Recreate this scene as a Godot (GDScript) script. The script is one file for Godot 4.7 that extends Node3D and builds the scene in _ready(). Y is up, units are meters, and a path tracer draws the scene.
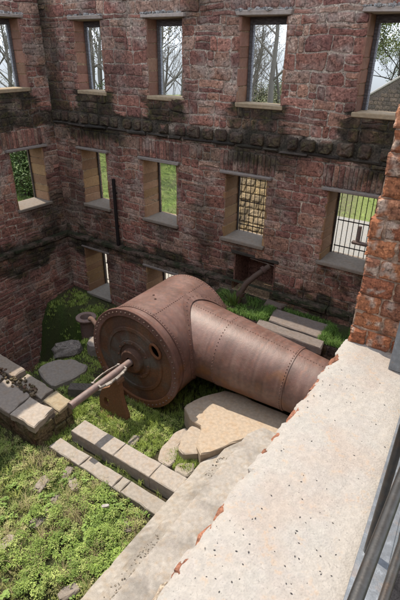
extends Node3D

# ------------------------------------------------------------------ mesh kit
class MB:
	var v := PackedVector3Array()
	var n := PackedVector3Array()
	var c := PackedColorArray()
	func tri_n(a: Vector3, b: Vector3, d: Vector3, na: Vector3, nb: Vector3, nd: Vector3, ca: Color, cb: Color, cd: Color) -> void:
		var g := (b - a).cross(d - a)
		if g.dot(na + nb + nd) > 0.0:
			v.append(a); v.append(d); v.append(b)
			n.append(na); n.append(nd); n.append(nb)
			c.append(ca); c.append(cd); c.append(cb)
		else:
			v.append(a); v.append(b); v.append(d)
			n.append(na); n.append(nb); n.append(nd)
			c.append(ca); c.append(cb); c.append(cd)
	# flat triangle facing away from the point o
	func tri(a: Vector3, b: Vector3, d: Vector3, o: Vector3, ca: Color, cb: Color, cd: Color) -> void:
		var g := (b - a).cross(d - a)
		if g.length_squared() < 1e-14:
			return
		g = g.normalized()
		if g.dot((a + b + d) / 3.0 - o) < 0.0:
			g = -g
		tri_n(a, b, d, g, g, g, ca, cb, cd)
	func quad(a: Vector3, b: Vector3, d: Vector3, e: Vector3, o: Vector3, col: Color) -> void:
		tri(a, b, d, o, col, col, col)
		tri(a, d, e, o, col, col, col)
	func quad_c(a: Vector3, b: Vector3, d: Vector3, e: Vector3, o: Vector3, ca: Color, cb: Color, cd: Color, ce: Color) -> void:
		tri(a, b, d, o, ca, cb, cd)
		tri(a, d, e, o, ca, cd, ce)
	func mesh() -> ArrayMesh:
		var arr := []
		arr.resize(Mesh.ARRAY_MAX)
		arr[Mesh.ARRAY_VERTEX] = v
		arr[Mesh.ARRAY_NORMAL] = n
		arr[Mesh.ARRAY_COLOR] = c
		var m := ArrayMesh.new()
		m.add_surface_from_arrays(Mesh.PRIMITIVE_TRIANGLES, arr)
		return m

var rng := RandomNumberGenerator.new()
var nz := FastNoiseLite.new()
var nz2 := FastNoiseLite.new()
var M := {}
var cam: Camera3D
const CAM := Vector3(10.76, 6.8, 8.8)
const WHITE := Color(1, 1, 1)

func rnd(a: float, b: float) -> float:
	return rng.randf_range(a, b)

var used := {}
func numbered(called: String) -> String:
	if not used.has(called):
		used[called] = 0
		return called
	used[called] += 1
	return "%s_%03d" % [called, used[called]]

func obj(called: String, mb, mat: Material, parent: Node = self) -> MeshInstance3D:
	var o := MeshInstance3D.new()
	o.name = numbered(called) if parent == self else called
	o.mesh = mb.mesh() if mb is MB else mb
	o.material_override = mat
	parent.add_child(o, true)
	return o

func tag(o: Node, label: String, category: String, group := "") -> Node:
	o.set_meta("label", label)
	o.set_meta("category", category)
	if group != "":
		o.set_meta("group", group)
	return o

func thing(called: String, label: String, category: String, at := Vector3.ZERO, group := "") -> Node3D:
	var o := Node3D.new()
	o.name = numbered(called)
	add_child(o, true)
	o.position = at
	tag(o, label, category, group)
	return o

func part(called: String, parent: Node) -> Node3D:
	var o := Node3D.new()
	o.name = called
	parent.add_child(o, true)
	return o

# chamfered box between lo and hi, edges cut by ch, corners jittered by jit
func add_box(mb: MB, lo: Vector3, hi: Vector3, ch: float, col: Color, jit := 0.0, xf := Transform3D.IDENTITY) -> void:
	ch = minf(ch, 0.45 * minf(hi.x - lo.x, minf(hi.y - lo.y, hi.z - lo.z)))
	var mid := (lo + hi) * 0.5
	var P := {}
	for ix in 2:
		for iy in 2:
			for iz in 2:
				var k := Vector3i(ix, iy, iz)
				var cpt := Vector3(hi.x if ix else lo.x, hi.y if iy else lo.y, hi.z if iz else lo.z)
				if jit > 0.0:
					cpt += Vector3(rnd(-jit, jit), rnd(-jit, jit), rnd(-jit, jit))
				var s := Vector3(-1.0 if ix else 1.0, -1.0 if iy else 1.0, -1.0 if iz else 1.0) * ch
				P[k] = [xf * (cpt + Vector3(0, s.y, s.z)), xf * (cpt + Vector3(s.x, 0, s.z)), xf * (cpt + Vector3(s.x, s.y, 0))]
	var o := xf * mid
	for s in 2:
		mb.quad(P[Vector3i(s, 0, 0)][0], P[Vector3i(s, 1, 0)][0], P[Vector3i(s, 1, 1)][0], P[Vector3i(s, 0, 1)][0], o, col)
		mb.quad(P[Vector3i(0, s, 0)][1], P[Vector3i(1, s, 0)][1], P[Vector3i(1, s, 1)][1], P[Vector3i(0, s, 1)][1], o, col)
		mb.quad(P[Vector3i(0, 0, s)][2], P[Vector3i(1, 0, s)][2], P[Vector3i(1, 1, s)][2], P[Vector3i(0, 1, s)][2], o, col)
	if ch > 0.0:
		for a in 2:
			for b in 2:
				mb.quad(P[Vector3i(0, a, b)][1], P[Vector3i(1, a, b)][1], P[Vector3i(1, a, b)][2], P[Vector3i(0, a, b)][2], o, col)
				mb.quad(P[Vector3i(a, 0, b)][0], P[Vector3i(a, 1, b)][0], P[Vector3i(a, 1, b)][2], P[Vector3i(a, 0, b)][2], o, col)
				mb.quad(P[Vector3i(a, b, 0)][0], P[Vector3i(a, b, 1)][0], P[Vector3i(a, b, 1)][1], P[Vector3i(a, b, 0)][1], o, col)
				for d in 2:
					var q = P[Vector3i(a, b, d)]
					mb.tri(q[0], q[1], q[2], o, col, col, col)

# tube along points, radii per point
func add_tube(mb: MB, pts: Array, rad: Array, sides: int, col: Color, caps := true) -> void:
	var rings := []
	var dirs := []
	var prev := Vector3.ZERO
	for i in pts.size():
		var d: Vector3 = (pts[mini(i + 1, pts.size() - 1)] - pts[maxi(i - 1, 0)]).normalized()
		var u: Vector3
		if i == 0:
			u = d.cross(Vector3.UP if absf(d.y) < 0.9 else Vector3.RIGHT).normalized()
		else:
			u = (prev - d * prev.dot(d)).normalized()
		prev = u
		var w := d.cross(u)
		var ring := []
		var dd := []
		for k in sides:
			var a := TAU * k / sides
			var nn := u * cos(a) + w * sin(a)
			ring.append(pts[i] + nn * rad[i])
			dd.append(nn)
		rings.append(ring)
		dirs.append(dd)
	for i in pts.size() - 1:
		for k in sides:
			var k2 := (k + 1) % sides
			mb.tri_n(rings[i][k], rings[i][k2], rings[i + 1][k2], dirs[i][k], dirs[i][k2], dirs[i + 1][k2], col, col, col)
			mb.tri_n(rings[i][k], rings[i + 1][k2], rings[i + 1][k], dirs[i][k], dirs[i + 1][k2], dirs[i + 1][k], col, col, col)
	if caps:
		for e in [0, pts.size() - 1]:
			var o: Vector3 = pts[1] if e == 0 else pts[pts.size() - 2]
			for k in sides:
				mb.tri(pts[e], rings[e][k], rings[e][(k + 1) % sides], o, col, col, col)

# surface of revolution: profile of (radius, along), axis frame xf (local z is the axis)
func add_lathe(mb: MB, prof: Array, seg: int, xf: Transform3D, colf: Callable, a0 := 0.0, a1 := TAU) -> void:
	for i in prof.size() - 1:
		var p: Vector2 = prof[i]
		var q: Vector2 = prof[i + 1]
		var t := q - p
		var nn := Vector2(t.y, -t.x).normalized()
		for k in seg:
			var b0 := a0 + (a1 - a0) * k / seg
			var b1 := a0 + (a1 - a0) * (k + 1) / seg
			var r0 := Vector3(cos(b0), sin(b0), 0)
			var r1 := Vector3(cos(b1), sin(b1), 0)
			var A := xf * (r0 * p.x + Vector3(0, 0, p.y))
			var B := xf * (r1 * p.x + Vector3(0, 0, p.y))
			var D := xf * (r1 * q.x + Vector3(0, 0, q.y))
			var E := xf * (r0 * q.x + Vector3(0, 0, q.y))
			var n0 := xf.basis * (r0 * nn.x + Vector3(0, 0, nn.y))
			var n1 := xf.basis * (r1 * nn.x + Vector3(0, 0, nn.y))
			var cA: Color = colf.call(A); var cB: Color = colf.call(B); var cD: Color = colf.call(D); var cE: Color = colf.call(E)
			mb.tri_n(A, B, D, n0, n1, n1, cA, cB, cD)
			mb.tri_n(A, D, E, n0, n1, n0, cA, cD, cE)

# flat slab with polygon outline (x,z), top at y1, bottom y0, with a worn bevel and uneven top
func add_slab(mb: MB, poly: Array, y0: float, y1: float, col: Color, bev := 0.02, rough := 0.008) -> void:
	var cx := Vector2.ZERO
	for p in poly:
		cx += p
	cx /= poly.size()
	var ring := []
	for i in poly.size():
		var a: Vector2 = poly[i]
		var b: Vector2 = poly[(i + 1) % poly.size()]
		var nsub := maxi(1, int(a.distance_to(b) / 0.14))
		for k in nsub:
			var p := a.lerp(b, float(k) / nsub)
			if k > 0:
				p += (cx - p).normalized() * rnd(-0.6, 1.0) * rough * 1.6
			ring.append(p)
	var o := Vector3(cx.x, (y0 + y1) * 0.5, cx.y)
	var N := ring.size()
	var ty := []
	var top := []
	for i in N:
		var p: Vector2 = ring[i]
		var q: Vector2 = p + (cx - p).normalized() * bev * rnd(0.6, 1.5)
		top.append(Vector3(q.x, y1 + rnd(-1, 1) * rough * 0.5, q.y))
		ty.append(Vector3(p.x, y1 - bev * rnd(0.6, 1.4), p.y))
	var lo := ring[0] as Vector2
	var hi := lo
	for p: Vector2 in ring:
		lo = lo.min(p); hi = hi.max(p)
	var big := maxf(hi.x - lo.x, hi.y - lo.y) > 1.3
	var mid := Vector3(cx.x, y1 + (0.0 if big else rough * 0.5), cx.y)
	if big:
		for i in N:
			top[i].y = y1
	for i in N:
		var j := (i + 1) % N
		var bi := Vector3(ring[i].x, y0, ring[i].y)
		var bj := Vector3(ring[j].x, y0, ring[j].y)
		mb.quad(bi, bj, ty[j], ty[i], o, col)
		mb.quad(ty[i], ty[j], top[j], top[i], o, col)
		if not big:
			mb.tri(top[i], top[j], mid, o - Vector3(0, 50, 0), col, col, col)
	if big:
		var flat := PackedVector2Array()
		for p: Vector3 in top:
			flat.append(Vector2(p.x, p.z))
		var ids := Geometry2D.triangulate_polygon(flat)
		for k in range(0, ids.size(), 3):
			mb.tri(top[ids[k]], top[ids[k + 1]], top[ids[k + 2]], o - Vector3(0, 50, 0), col, col, col)

# long floor strip between x0 and x1 with a chipped left edge; zs gives where it starts
func add_strip(mb: MB, x0: float, x1: float, y: float, z_end: float, zs: Callable, col: Color) -> void:
	var nx := maxi(2, int(ceil((x1 - x0) / 0.09)))
	var n := 90
	var pt := func(i: int, j: int) -> Vector3:
		var x := lerpf(x0, x1, float(i) / nx)
		var z := lerpf(zs.call(x), z_end, float(j) / n)
		var yy := y + 0.006 * nz.get_noise_2d(x * 20.0, z * 20.0 + y * 90.0)
		if i == 0:
			x += 0.003 + 0.007 * maxf(0.0, nz.get_noise_2d(z * 60.0, y * 70.0)) + 0.012 * clampf((nz2.get_noise_2d(z * 40.0, y * 50.0) - 0.25) * 8.0, 0.0, 1.0)
			yy -= 0.008
		return Vector3(x, yy, z)
	for i in nx:
		for j in n:
			var q := [pt.call(i, j), pt.call(i + 1, j), pt.call(i + 1, j + 1), pt.call(i, j + 1)]
			var cs := []
			for p: Vector3 in q:
				var k := nz2.get_noise_2d(p.x * 26.0, p.z * 26.0)
				cs.append(col.lerp(col * 0.62, clampf(k * 2.0, 0, 0.75)).lerp(Color(0.5, 0.47, 0.43), clampf((nz.get_noise_2d(p.x * 60.0, p.z * 60.0) - 0.25) * 3.0, 0, 0.6)))
			mb.quad_c(q[0], q[1], q[2], q[3], q[0] - Vector3(0, 50, 0), cs[0], cs[1], cs[2], cs[3])
	for j in n:
		var a: Vector3 = pt.call(0, j); var b: Vector3 = pt.call(0, j + 1)
		mb.quad(a, b, Vector3(b.x, -0.2, b.z), Vector3(a.x, -0.2, a.z), Vector3(x1 + 5.0, y, a.z), col)
	for i in nx:
		var a: Vector3 = pt.call(i, 0); var b: Vector3 = pt.call(i + 1, 0)
		mb.quad(a, b, Vector3(b.x, -0.2, b.z), Vector3(a.x, -0.2, a.z), Vector3(a.x, y, a.z + 9.0), col)

# one rough stone: rectangle u0..u1, v0..v1 in a wall frame, from w0 outward by p
func add_stone(mb: MB, xf: Transform3D, u0: float, v0: float, u1: float, v1: float, w0: float, p: float, colf: Callable, jit := 1.0, warp = null) -> void:
	var W := u1 - u0
	var H := v1 - v0
	var cut := minf(W, H) * 0.3
	var out := []
	var cs := [Vector2(u0, v0), Vector2(u1, v0), Vector2(u1, v1), Vector2(u0, v1)]
	var cen := Vector2((u0 + u1) * 0.5, (v0 + v1) * 0.5)
	var kk := []
	for i in 4:
		kk.append([rnd(0.1, 1.0) * cut, rnd(0.1, 1.0) * cut])
	for i in 4:
		var a: Vector2 = cs[i]
		var nx: Vector2 = cs[(i + 1) % 4]
		var d := (nx - a).normalized()
		var nrm := Vector2(-d.y, d.x)
		var s0: float = kk[i][0]
		var s1: float = a.distance_to(nx) - kk[(i + 1) % 4][1]
		var n := maxi(1, int((s1 - s0) / 0.1))
		for k in n + 1:
			var q := a + d * lerpf(s0, s1, float(k) / n)
			if k > 0 and k < n:
				q += nrm * rnd(-0.004, 0.013) * jit
			out.append(q)
	var N := out.size()
	var tilt := Vector2(rnd(-1, 1), rnd(-1, 1)) * 0.035 * jit
	var inset := minf(0.016, minf(W, H) * 0.1)
	var cc := cen + Vector2(rnd(-0.15, 0.15) * W, rnd(-0.15, 0.15) * H)
	if warp != null:
		for i in N:
			out[i] += warp.call(out[i])
		cen += warp.call(cen)
		cc += warp.call(cc)
	var o := xf * Vector3(cen.x, cen.y, w0 - 0.15)
	var R0 := []; var R1 := []; var R2 := []; var R3 := []
	var C0 := []; var C3 := []
	for q: Vector2 in out:
		var d: Vector2 = (cen - q).normalized()
		var q2: Vector2 = q + d * inset * rnd(0.5, 1.7)
		var q3: Vector2 = q2.lerp(cc, rnd(0.4, 0.6))
		var w1: float = w0 + p * 0.5 + (q - cen).dot(tilt) * 0.4
		var w2: float = w0 + p * rnd(0.8, 1.05) + (q2 - cen).dot(tilt)
		var w3: float = w0 + p * rnd(0.9, 1.25) + (q3 - cen).dot(tilt) + rnd(-0.002, 0.004) * jit
		R0.append(xf * Vector3(q.x, q.y, w0 - 0.03))
		R1.append(xf * Vector3(q.x + d.x * 0.003, q.y + d.y * 0.003, maxf(w1, w0 - 0.004)))
		R2.append(xf * Vector3(q2.x, q2.y, maxf(w2, w0 + 0.001)))
		R3.append(xf * Vector3(q3.x, q3.y, maxf(w3, w0 + 0.002)))
		C0.append(colf.call(q))
		C3.append(colf.call(q3))
	var mid := xf * Vector3(cc.x, cc.y, w0 + p * rnd(0.95, 1.2) + 0.002)
	var cm: Color = colf.call(cc)
	for i in N:
		var j := (i + 1) % N
		mb.quad_c(R0[i], R0[j], R1[j], R1[i], o, C0[i], C0[j], C0[j], C0[i])
		mb.quad_c(R1[i], R1[j], R2[j], R2[i], o, C0[i], C0[j], C0[j], C0[i])
		mb.quad_c(R2[i], R2[j], R3[j], R3[i], o, C0[i], C0[j], C3[j], C3[i])
		mb.tri(R3[i], R3[j], mid, o, C3[i], C3[j], cm)

# irregular boulder / lump of stone
func add_lump(mb: MB, at: Vector3, size: Vector3, turn: float, col: Color, seg := 9, rings := 6, amp := 0.22) -> void:
	var bs := Basis(Vector3.UP, turn)
	var s := rnd(0, 500)
	var P := []
	for i in rings + 1:
		var t := PI * i / rings
		var row := []
		for k in seg:
			var a := TAU * k / seg
			var d := Vector3(sin(t) * cos(a), cos(t), sin(t) * sin(a))
			var e := Vector3(signf(d.x) * pow(absf(d.x), 0.6), signf(d.y) * pow(absf(d.y), 0.6), signf(d.z) * pow(absf(d.z), 0.6))
			var r := 1.0 + amp * nz.get_noise_3d(d.x * 40 + s, d.y * 40, d.z * 40)
			row.append(at + bs * (e * r * size * 0.5))
		P.append(row)
	for i in rings:
		for k in seg:
			var k2 := (k + 1) % seg
			mb.quad(P[i][k], P[i][k2], P[i + 1][k2], P[i + 1][k], at, col)

# ------------------------------------------------------------------ textures
func tex_from(size: int, f: Callable) -> ImageTexture:
	var data := PackedByteArray()
	data.resize(size * size * 3)
	var i := 0
	for y in size:
		for x in size:
			var cc: Color = f.call(x, y)
			data[i] = int(clampf(cc.r, 0, 1) * 255.0)
			data[i + 1] = int(clampf(cc.g, 0, 1) * 255.0)
			data[i + 2] = int(clampf(cc.b, 0, 1) * 255.0)
			i += 3
	var im := Image.create_from_data(size, size, false, Image.FORMAT_RGB8, data)
	im.generate_mipmaps()
	return ImageTexture.create_from_image(im)

func noise_bytes(size: int, freq: float, oct: int, seed_: int, kind := FastNoiseLite.TYPE_SIMPLEX_SMOOTH) -> PackedByteArray:
	var q := FastNoiseLite.new()
	q.seed = seed_
	q.noise_type = kind
	q.frequency = freq
	q.fractal_octaves = oct
	var im := q.get_seamless_image(size, size)
	im.convert(Image.FORMAT_L8)
	return im.get_data()

func normal_tex(size: int, fine: PackedByteArray, coarse: PackedByteArray, k: float, strength: float) -> ImageTexture:
	var d := PackedByteArray()
	d.resize(size * size)
	for i in size * size:
		d[i] = clampi(int(fine[i] * (1.0 - k) + coarse[i] * k), 0, 255)
	var im := Image.create_from_data(size, size, false, Image.FORMAT_L8, d)
	im.convert(Image.FORMAT_RGBA8)
	im.bump_map_to_normal_map(strength)
	im.generate_mipmaps()
	return ImageTexture.create_from_image(im)

func material(tex: Texture2D, nrm: Texture2D, per_m: float, rough: float, nscale := 1.0, base := Color(1, 1, 1)) -> StandardMaterial3D:
	var m := StandardMaterial3D.new()
	m.vertex_color_use_as_albedo = true
	m.albedo_color = base
	if tex:
		m.albedo_texture = tex
	if nrm:
		m.normal_enabled = true
		m.normal_texture = nrm
		m.normal_scale = nscale
	m.uv1_triplanar = true
	m.uv1_world_triplanar = true
	m.uv1_scale = Vector3.ONE * per_m
	m.roughness = rough
	m.metallic_specular = 0.35
	return m

func make_materials() -> void:
	var S := 512
	var f1 := noise_bytes(S, 0.035, 5, 11)
	var f2 := noise_bytes(S, 0.008, 4, 12)
	var f3 := noise_bytes(S, 0.11, 3, 13)
	var cell := noise_bytes(S, 0.05, 2, 14, FastNoiseLite.TYPE_CELLULAR)
	var f4 := noise_bytes(S, 0.018, 5, 15)
	# values in these grain textures sit around 0.85 so that the vertex colour rules the tone
	var stone := tex_from(S, func(x, y):
		var i: int = y * S + x
		var a := f1[i] / 255.0
		var b := f2[i] / 255.0
		var d := f3[i] / 255.0
		var e := f4[i] / 255.0
		var l := 0.56 + 0.26 * a + 0.12 * d + 0.2 * (e - 0.4)
		l *= 1.0 - 0.3 * clampf((0.4 - e) * 4.0, 0, 1)
		var w := clampf((b - 0.5) * 5.0, 0, 1) * clampf((a - 0.45) * 4.0, 0, 1) * 0.24
		return Color(l + w * 0.7 + 0.05 * (b - 0.5), l + w, l - 0.03 * (b - 0.5) + w))
	var stone_n := normal_tex(S, f1, f3, 0.35, 5.0)
	var rust := tex_from(S, func(x, y):
		var i: int = y * S + x
		var a := f4[i] / 255.0
		var b := f2[i] / 255.0
		var d := f3[i] / 255.0
		var l := 0.74 + 0.17 * a + 0.09 * d
		var o := clampf((b - 0.5) * 3.0, 0, 1) * clampf((a - 0.35) * 3.0, 0, 1)
		var sc := clampf(1.0 - absf(b - 0.47) * 42.0, 0, 1) * clampf((a - 0.4) * 3.0, 0, 1) * 0.16
		return Color(l + 0.05 * o + sc, l - 0.04 * o + sc, l - 0.1 * o + sc))
	var rust_n := normal_tex(S, f3, f1, 0.5, 1.6)
	var conc := tex_from(S, func(x, y):
		var i: int = y * S + x
		var a := f4[i] / 255.0
		var b := f2[i] / 255.0
		var d := f3[i] / 255.0
		var l := 0.78 + 0.13 * a + 0.13 * (d - 0.4)
		var pit := clampf((0.2 - d) * 9.0, 0, 1) * 0.25
		var tan_ := clampf((b - 0.5) * 2.6, 0, 1) * 0.06
		return Color(l - pit, l - pit - tan_ * 0.45, l - pit - tan_))
	var conc_n := normal_tex(S, f3, f1, 0.4, 2.5)
	var plaster := tex_from(S, func(x, y):
		var i: int = y * S + x
		var a := f1[i] / 255.0
		var d := f3[i] / 255.0
		var b := f2[i] / 255.0
		var l := 0.82 + 0.10 * a + 0.07 * (d - 0.35)
		var pit := clampf((0.17 - d) * 12.0, 0, 1) * 0.25
		var stain := clampf((b - 0.6) * 5.0, 0, 1) * clampf((a - 0.5) * 5.0, 0, 1) * 0.09
		var crack := clampf(1.0 - absf(b - 0.44) * 90.0, 0, 1) * clampf((a - 0.5) * 6.0, 0, 1) * 0.2
		return Color(l - pit - crack, l - pit - stain * 0.5 - crack, l - pit - stain - crack))
	var soil := tex_from(S, func(x, y):
		var i: int = y * S + x
		var l := 0.45 + 0.5 * f1[i] / 255.0 + 0.3 * (f3[i] / 255.0 - 0.4)
		return Color(l, l, l))
	var wood := tex_from(256, func(x, y):
		var i: int = (y % 16) * 16 * S + x * 2
		var l := 0.6 + 0.5 * f1[(int(x / 8.0) * S * 3 + y * 2) % (S * S)] / 255.0 + 0.12 * (f3[i % (S * S)] / 255.0 - 0.5)
		return Color(l, l, l))
	M.stone = material(stone, stone_n, 1.15, 0.95, 1.0)
	M.mortar = material(stone, stone_n, 1.7, 0.98, 0.9)
	M.brick = material(stone, stone_n, 4.6, 0.95, 0.9)
	M.rust = material(rust, rust_n, 1.1, 0.5, 0.8)
	M.rust.metallic_specular = 0.5
	M.rough_rust = material(rust, stone_n, 2.0, 0.82, 0.9)
	M.steel = material(rust, rust_n, 3.0, 0.42, 0.3)
	M.steel.metallic = 0.6
	M.concrete = material(conc, conc_n, 1.3, 0.93, 0.8)
	M.render = material(plaster, conc_n, 2.1, 0.93, 1.2)
	M.soil = material(soil, stone_n, 1.2, 1.0, 1.0)
	M.wood = material(wood, stone_n, 2.0, 0.9, 0.6)
	M.bark = material(soil, stone_n, 3.0, 1.0, 1.0)
	M.leaf = StandardMaterial3D.new()
	M.leaf.vertex_color_use_as_albedo = true
	M.leaf.roughness = 0.6
	M.leaf.metallic_specular = 0.3
	M.leaf.cull_mode = BaseMaterial3D.CULL_DISABLED
	M.leaf.backlight_enabled = true
	M.leaf.backlight = Color(0.2, 0.25, 0.05)
	M.speck = StandardMaterial3D.new()
	M.speck.vertex_color_use_as_albedo = true
	M.speck.roughness = 0.8

# ------------------------------------------------------------------ wall colours
# where dark growth sits on the masonry (copied from the photograph): under the upper sills,
# along the joist course and the lower ledge, and down the corner of the building
var back_tops := [[1.15, 2.02], [3.38, 4.3], [5.67, 6.6], [8.04, 8.97], [10.35, 11.3]]
var back_mids := [[0.95, 1.85], [3.1, 4.1], [5.45, 6.45], [7.78, 8.7], [10.1, 11.0]]
var left_tops := [[0.65, 1.65], [3.0, 4.0], [5.35, 6.35]]
var left_mids := [[0.5, 1.5], [2.85, 3.85], [5.2, 6.2]]

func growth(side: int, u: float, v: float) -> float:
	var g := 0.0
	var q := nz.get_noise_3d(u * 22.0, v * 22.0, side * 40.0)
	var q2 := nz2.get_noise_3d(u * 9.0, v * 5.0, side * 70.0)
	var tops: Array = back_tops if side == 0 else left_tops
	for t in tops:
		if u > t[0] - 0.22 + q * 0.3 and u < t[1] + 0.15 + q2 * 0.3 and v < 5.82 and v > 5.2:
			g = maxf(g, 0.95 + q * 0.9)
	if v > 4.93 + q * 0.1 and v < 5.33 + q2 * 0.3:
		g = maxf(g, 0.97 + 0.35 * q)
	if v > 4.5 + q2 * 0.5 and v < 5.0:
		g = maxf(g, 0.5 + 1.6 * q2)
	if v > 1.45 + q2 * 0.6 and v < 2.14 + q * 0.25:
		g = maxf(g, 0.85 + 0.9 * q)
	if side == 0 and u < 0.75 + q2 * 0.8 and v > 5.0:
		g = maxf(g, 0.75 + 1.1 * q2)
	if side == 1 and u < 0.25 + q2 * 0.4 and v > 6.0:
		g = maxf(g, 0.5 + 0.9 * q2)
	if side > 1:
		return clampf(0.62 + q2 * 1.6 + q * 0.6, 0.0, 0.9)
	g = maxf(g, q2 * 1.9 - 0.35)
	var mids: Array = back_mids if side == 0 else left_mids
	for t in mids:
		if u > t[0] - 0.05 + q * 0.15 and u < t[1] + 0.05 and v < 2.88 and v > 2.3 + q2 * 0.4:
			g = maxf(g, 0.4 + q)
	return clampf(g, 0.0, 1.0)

var pal := [Color(0.37, 0.168, 0.125), Color(0.305, 0.133, 0.105), Color(0.41, 0.20, 0.15), Color(0.43, 0.235, 0.165), Color(0.345, 0.17, 0.135), Color(0.255, 0.118, 0.098), Color(0.44, 0.28, 0.21)]

func stone_colour(side: int) -> Callable:
	var base: Color = pal[rng.randi() % pal.size()]
	base = base.lerp(pal[0], 0.15) * rnd(0.76, 1.2)
	return func(q: Vector2) -> Color:
		var g := growth(side, q.x, q.y)
		var pale := clampf((nz2.get_noise_3d(q.x * 34.0, q.y * 34.0, 9.0) - 0.08) * 3.0, 0.0, 0.75)
		var cc: Color = base
		cc = cc.lerp(Color(0.50, 0.415, 0.355), pale * 0.7)
		var k := nz2.get_noise_3d(q.x * 12.0, q.y * 12.0, 77.0)
		cc = cc.lerp(Color(0.11, 0.065, 0.058), clampf(k * 1.4, 0.0, 0.4))
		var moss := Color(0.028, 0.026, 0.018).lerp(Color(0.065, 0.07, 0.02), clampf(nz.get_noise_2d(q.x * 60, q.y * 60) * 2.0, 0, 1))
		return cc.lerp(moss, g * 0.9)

func mortar_colour(side: int, u: float, v: float) -> Color:
	var g := growth(side, u, v)
	var k := nz.get_noise_3d(u * 45.0, v * 45.0, 3.0)
	var cc := Color(0.60, 0.49, 0.40).lerp(Color(0.36, 0.25, 0.195), clampf(0.35 + k * 1.3, 0, 1))
	var k2 := nz2.get_noise_3d(u * 12.0, v * 12.0, 77.0)
	cc = cc.lerp(Color(0.13, 0.085, 0.07), clampf(k2 * 1.4, 0.0, 0.4))
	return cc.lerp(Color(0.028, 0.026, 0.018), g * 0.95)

func on_screen(p: Vector3) -> bool:
	var l := cam.transform.affine_inverse() * p
	if l.z > -0.1:
		return false
	return absf(l.x / -l.z) < 0.44 and absf(l.y / -l.z) < 0.65

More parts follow.
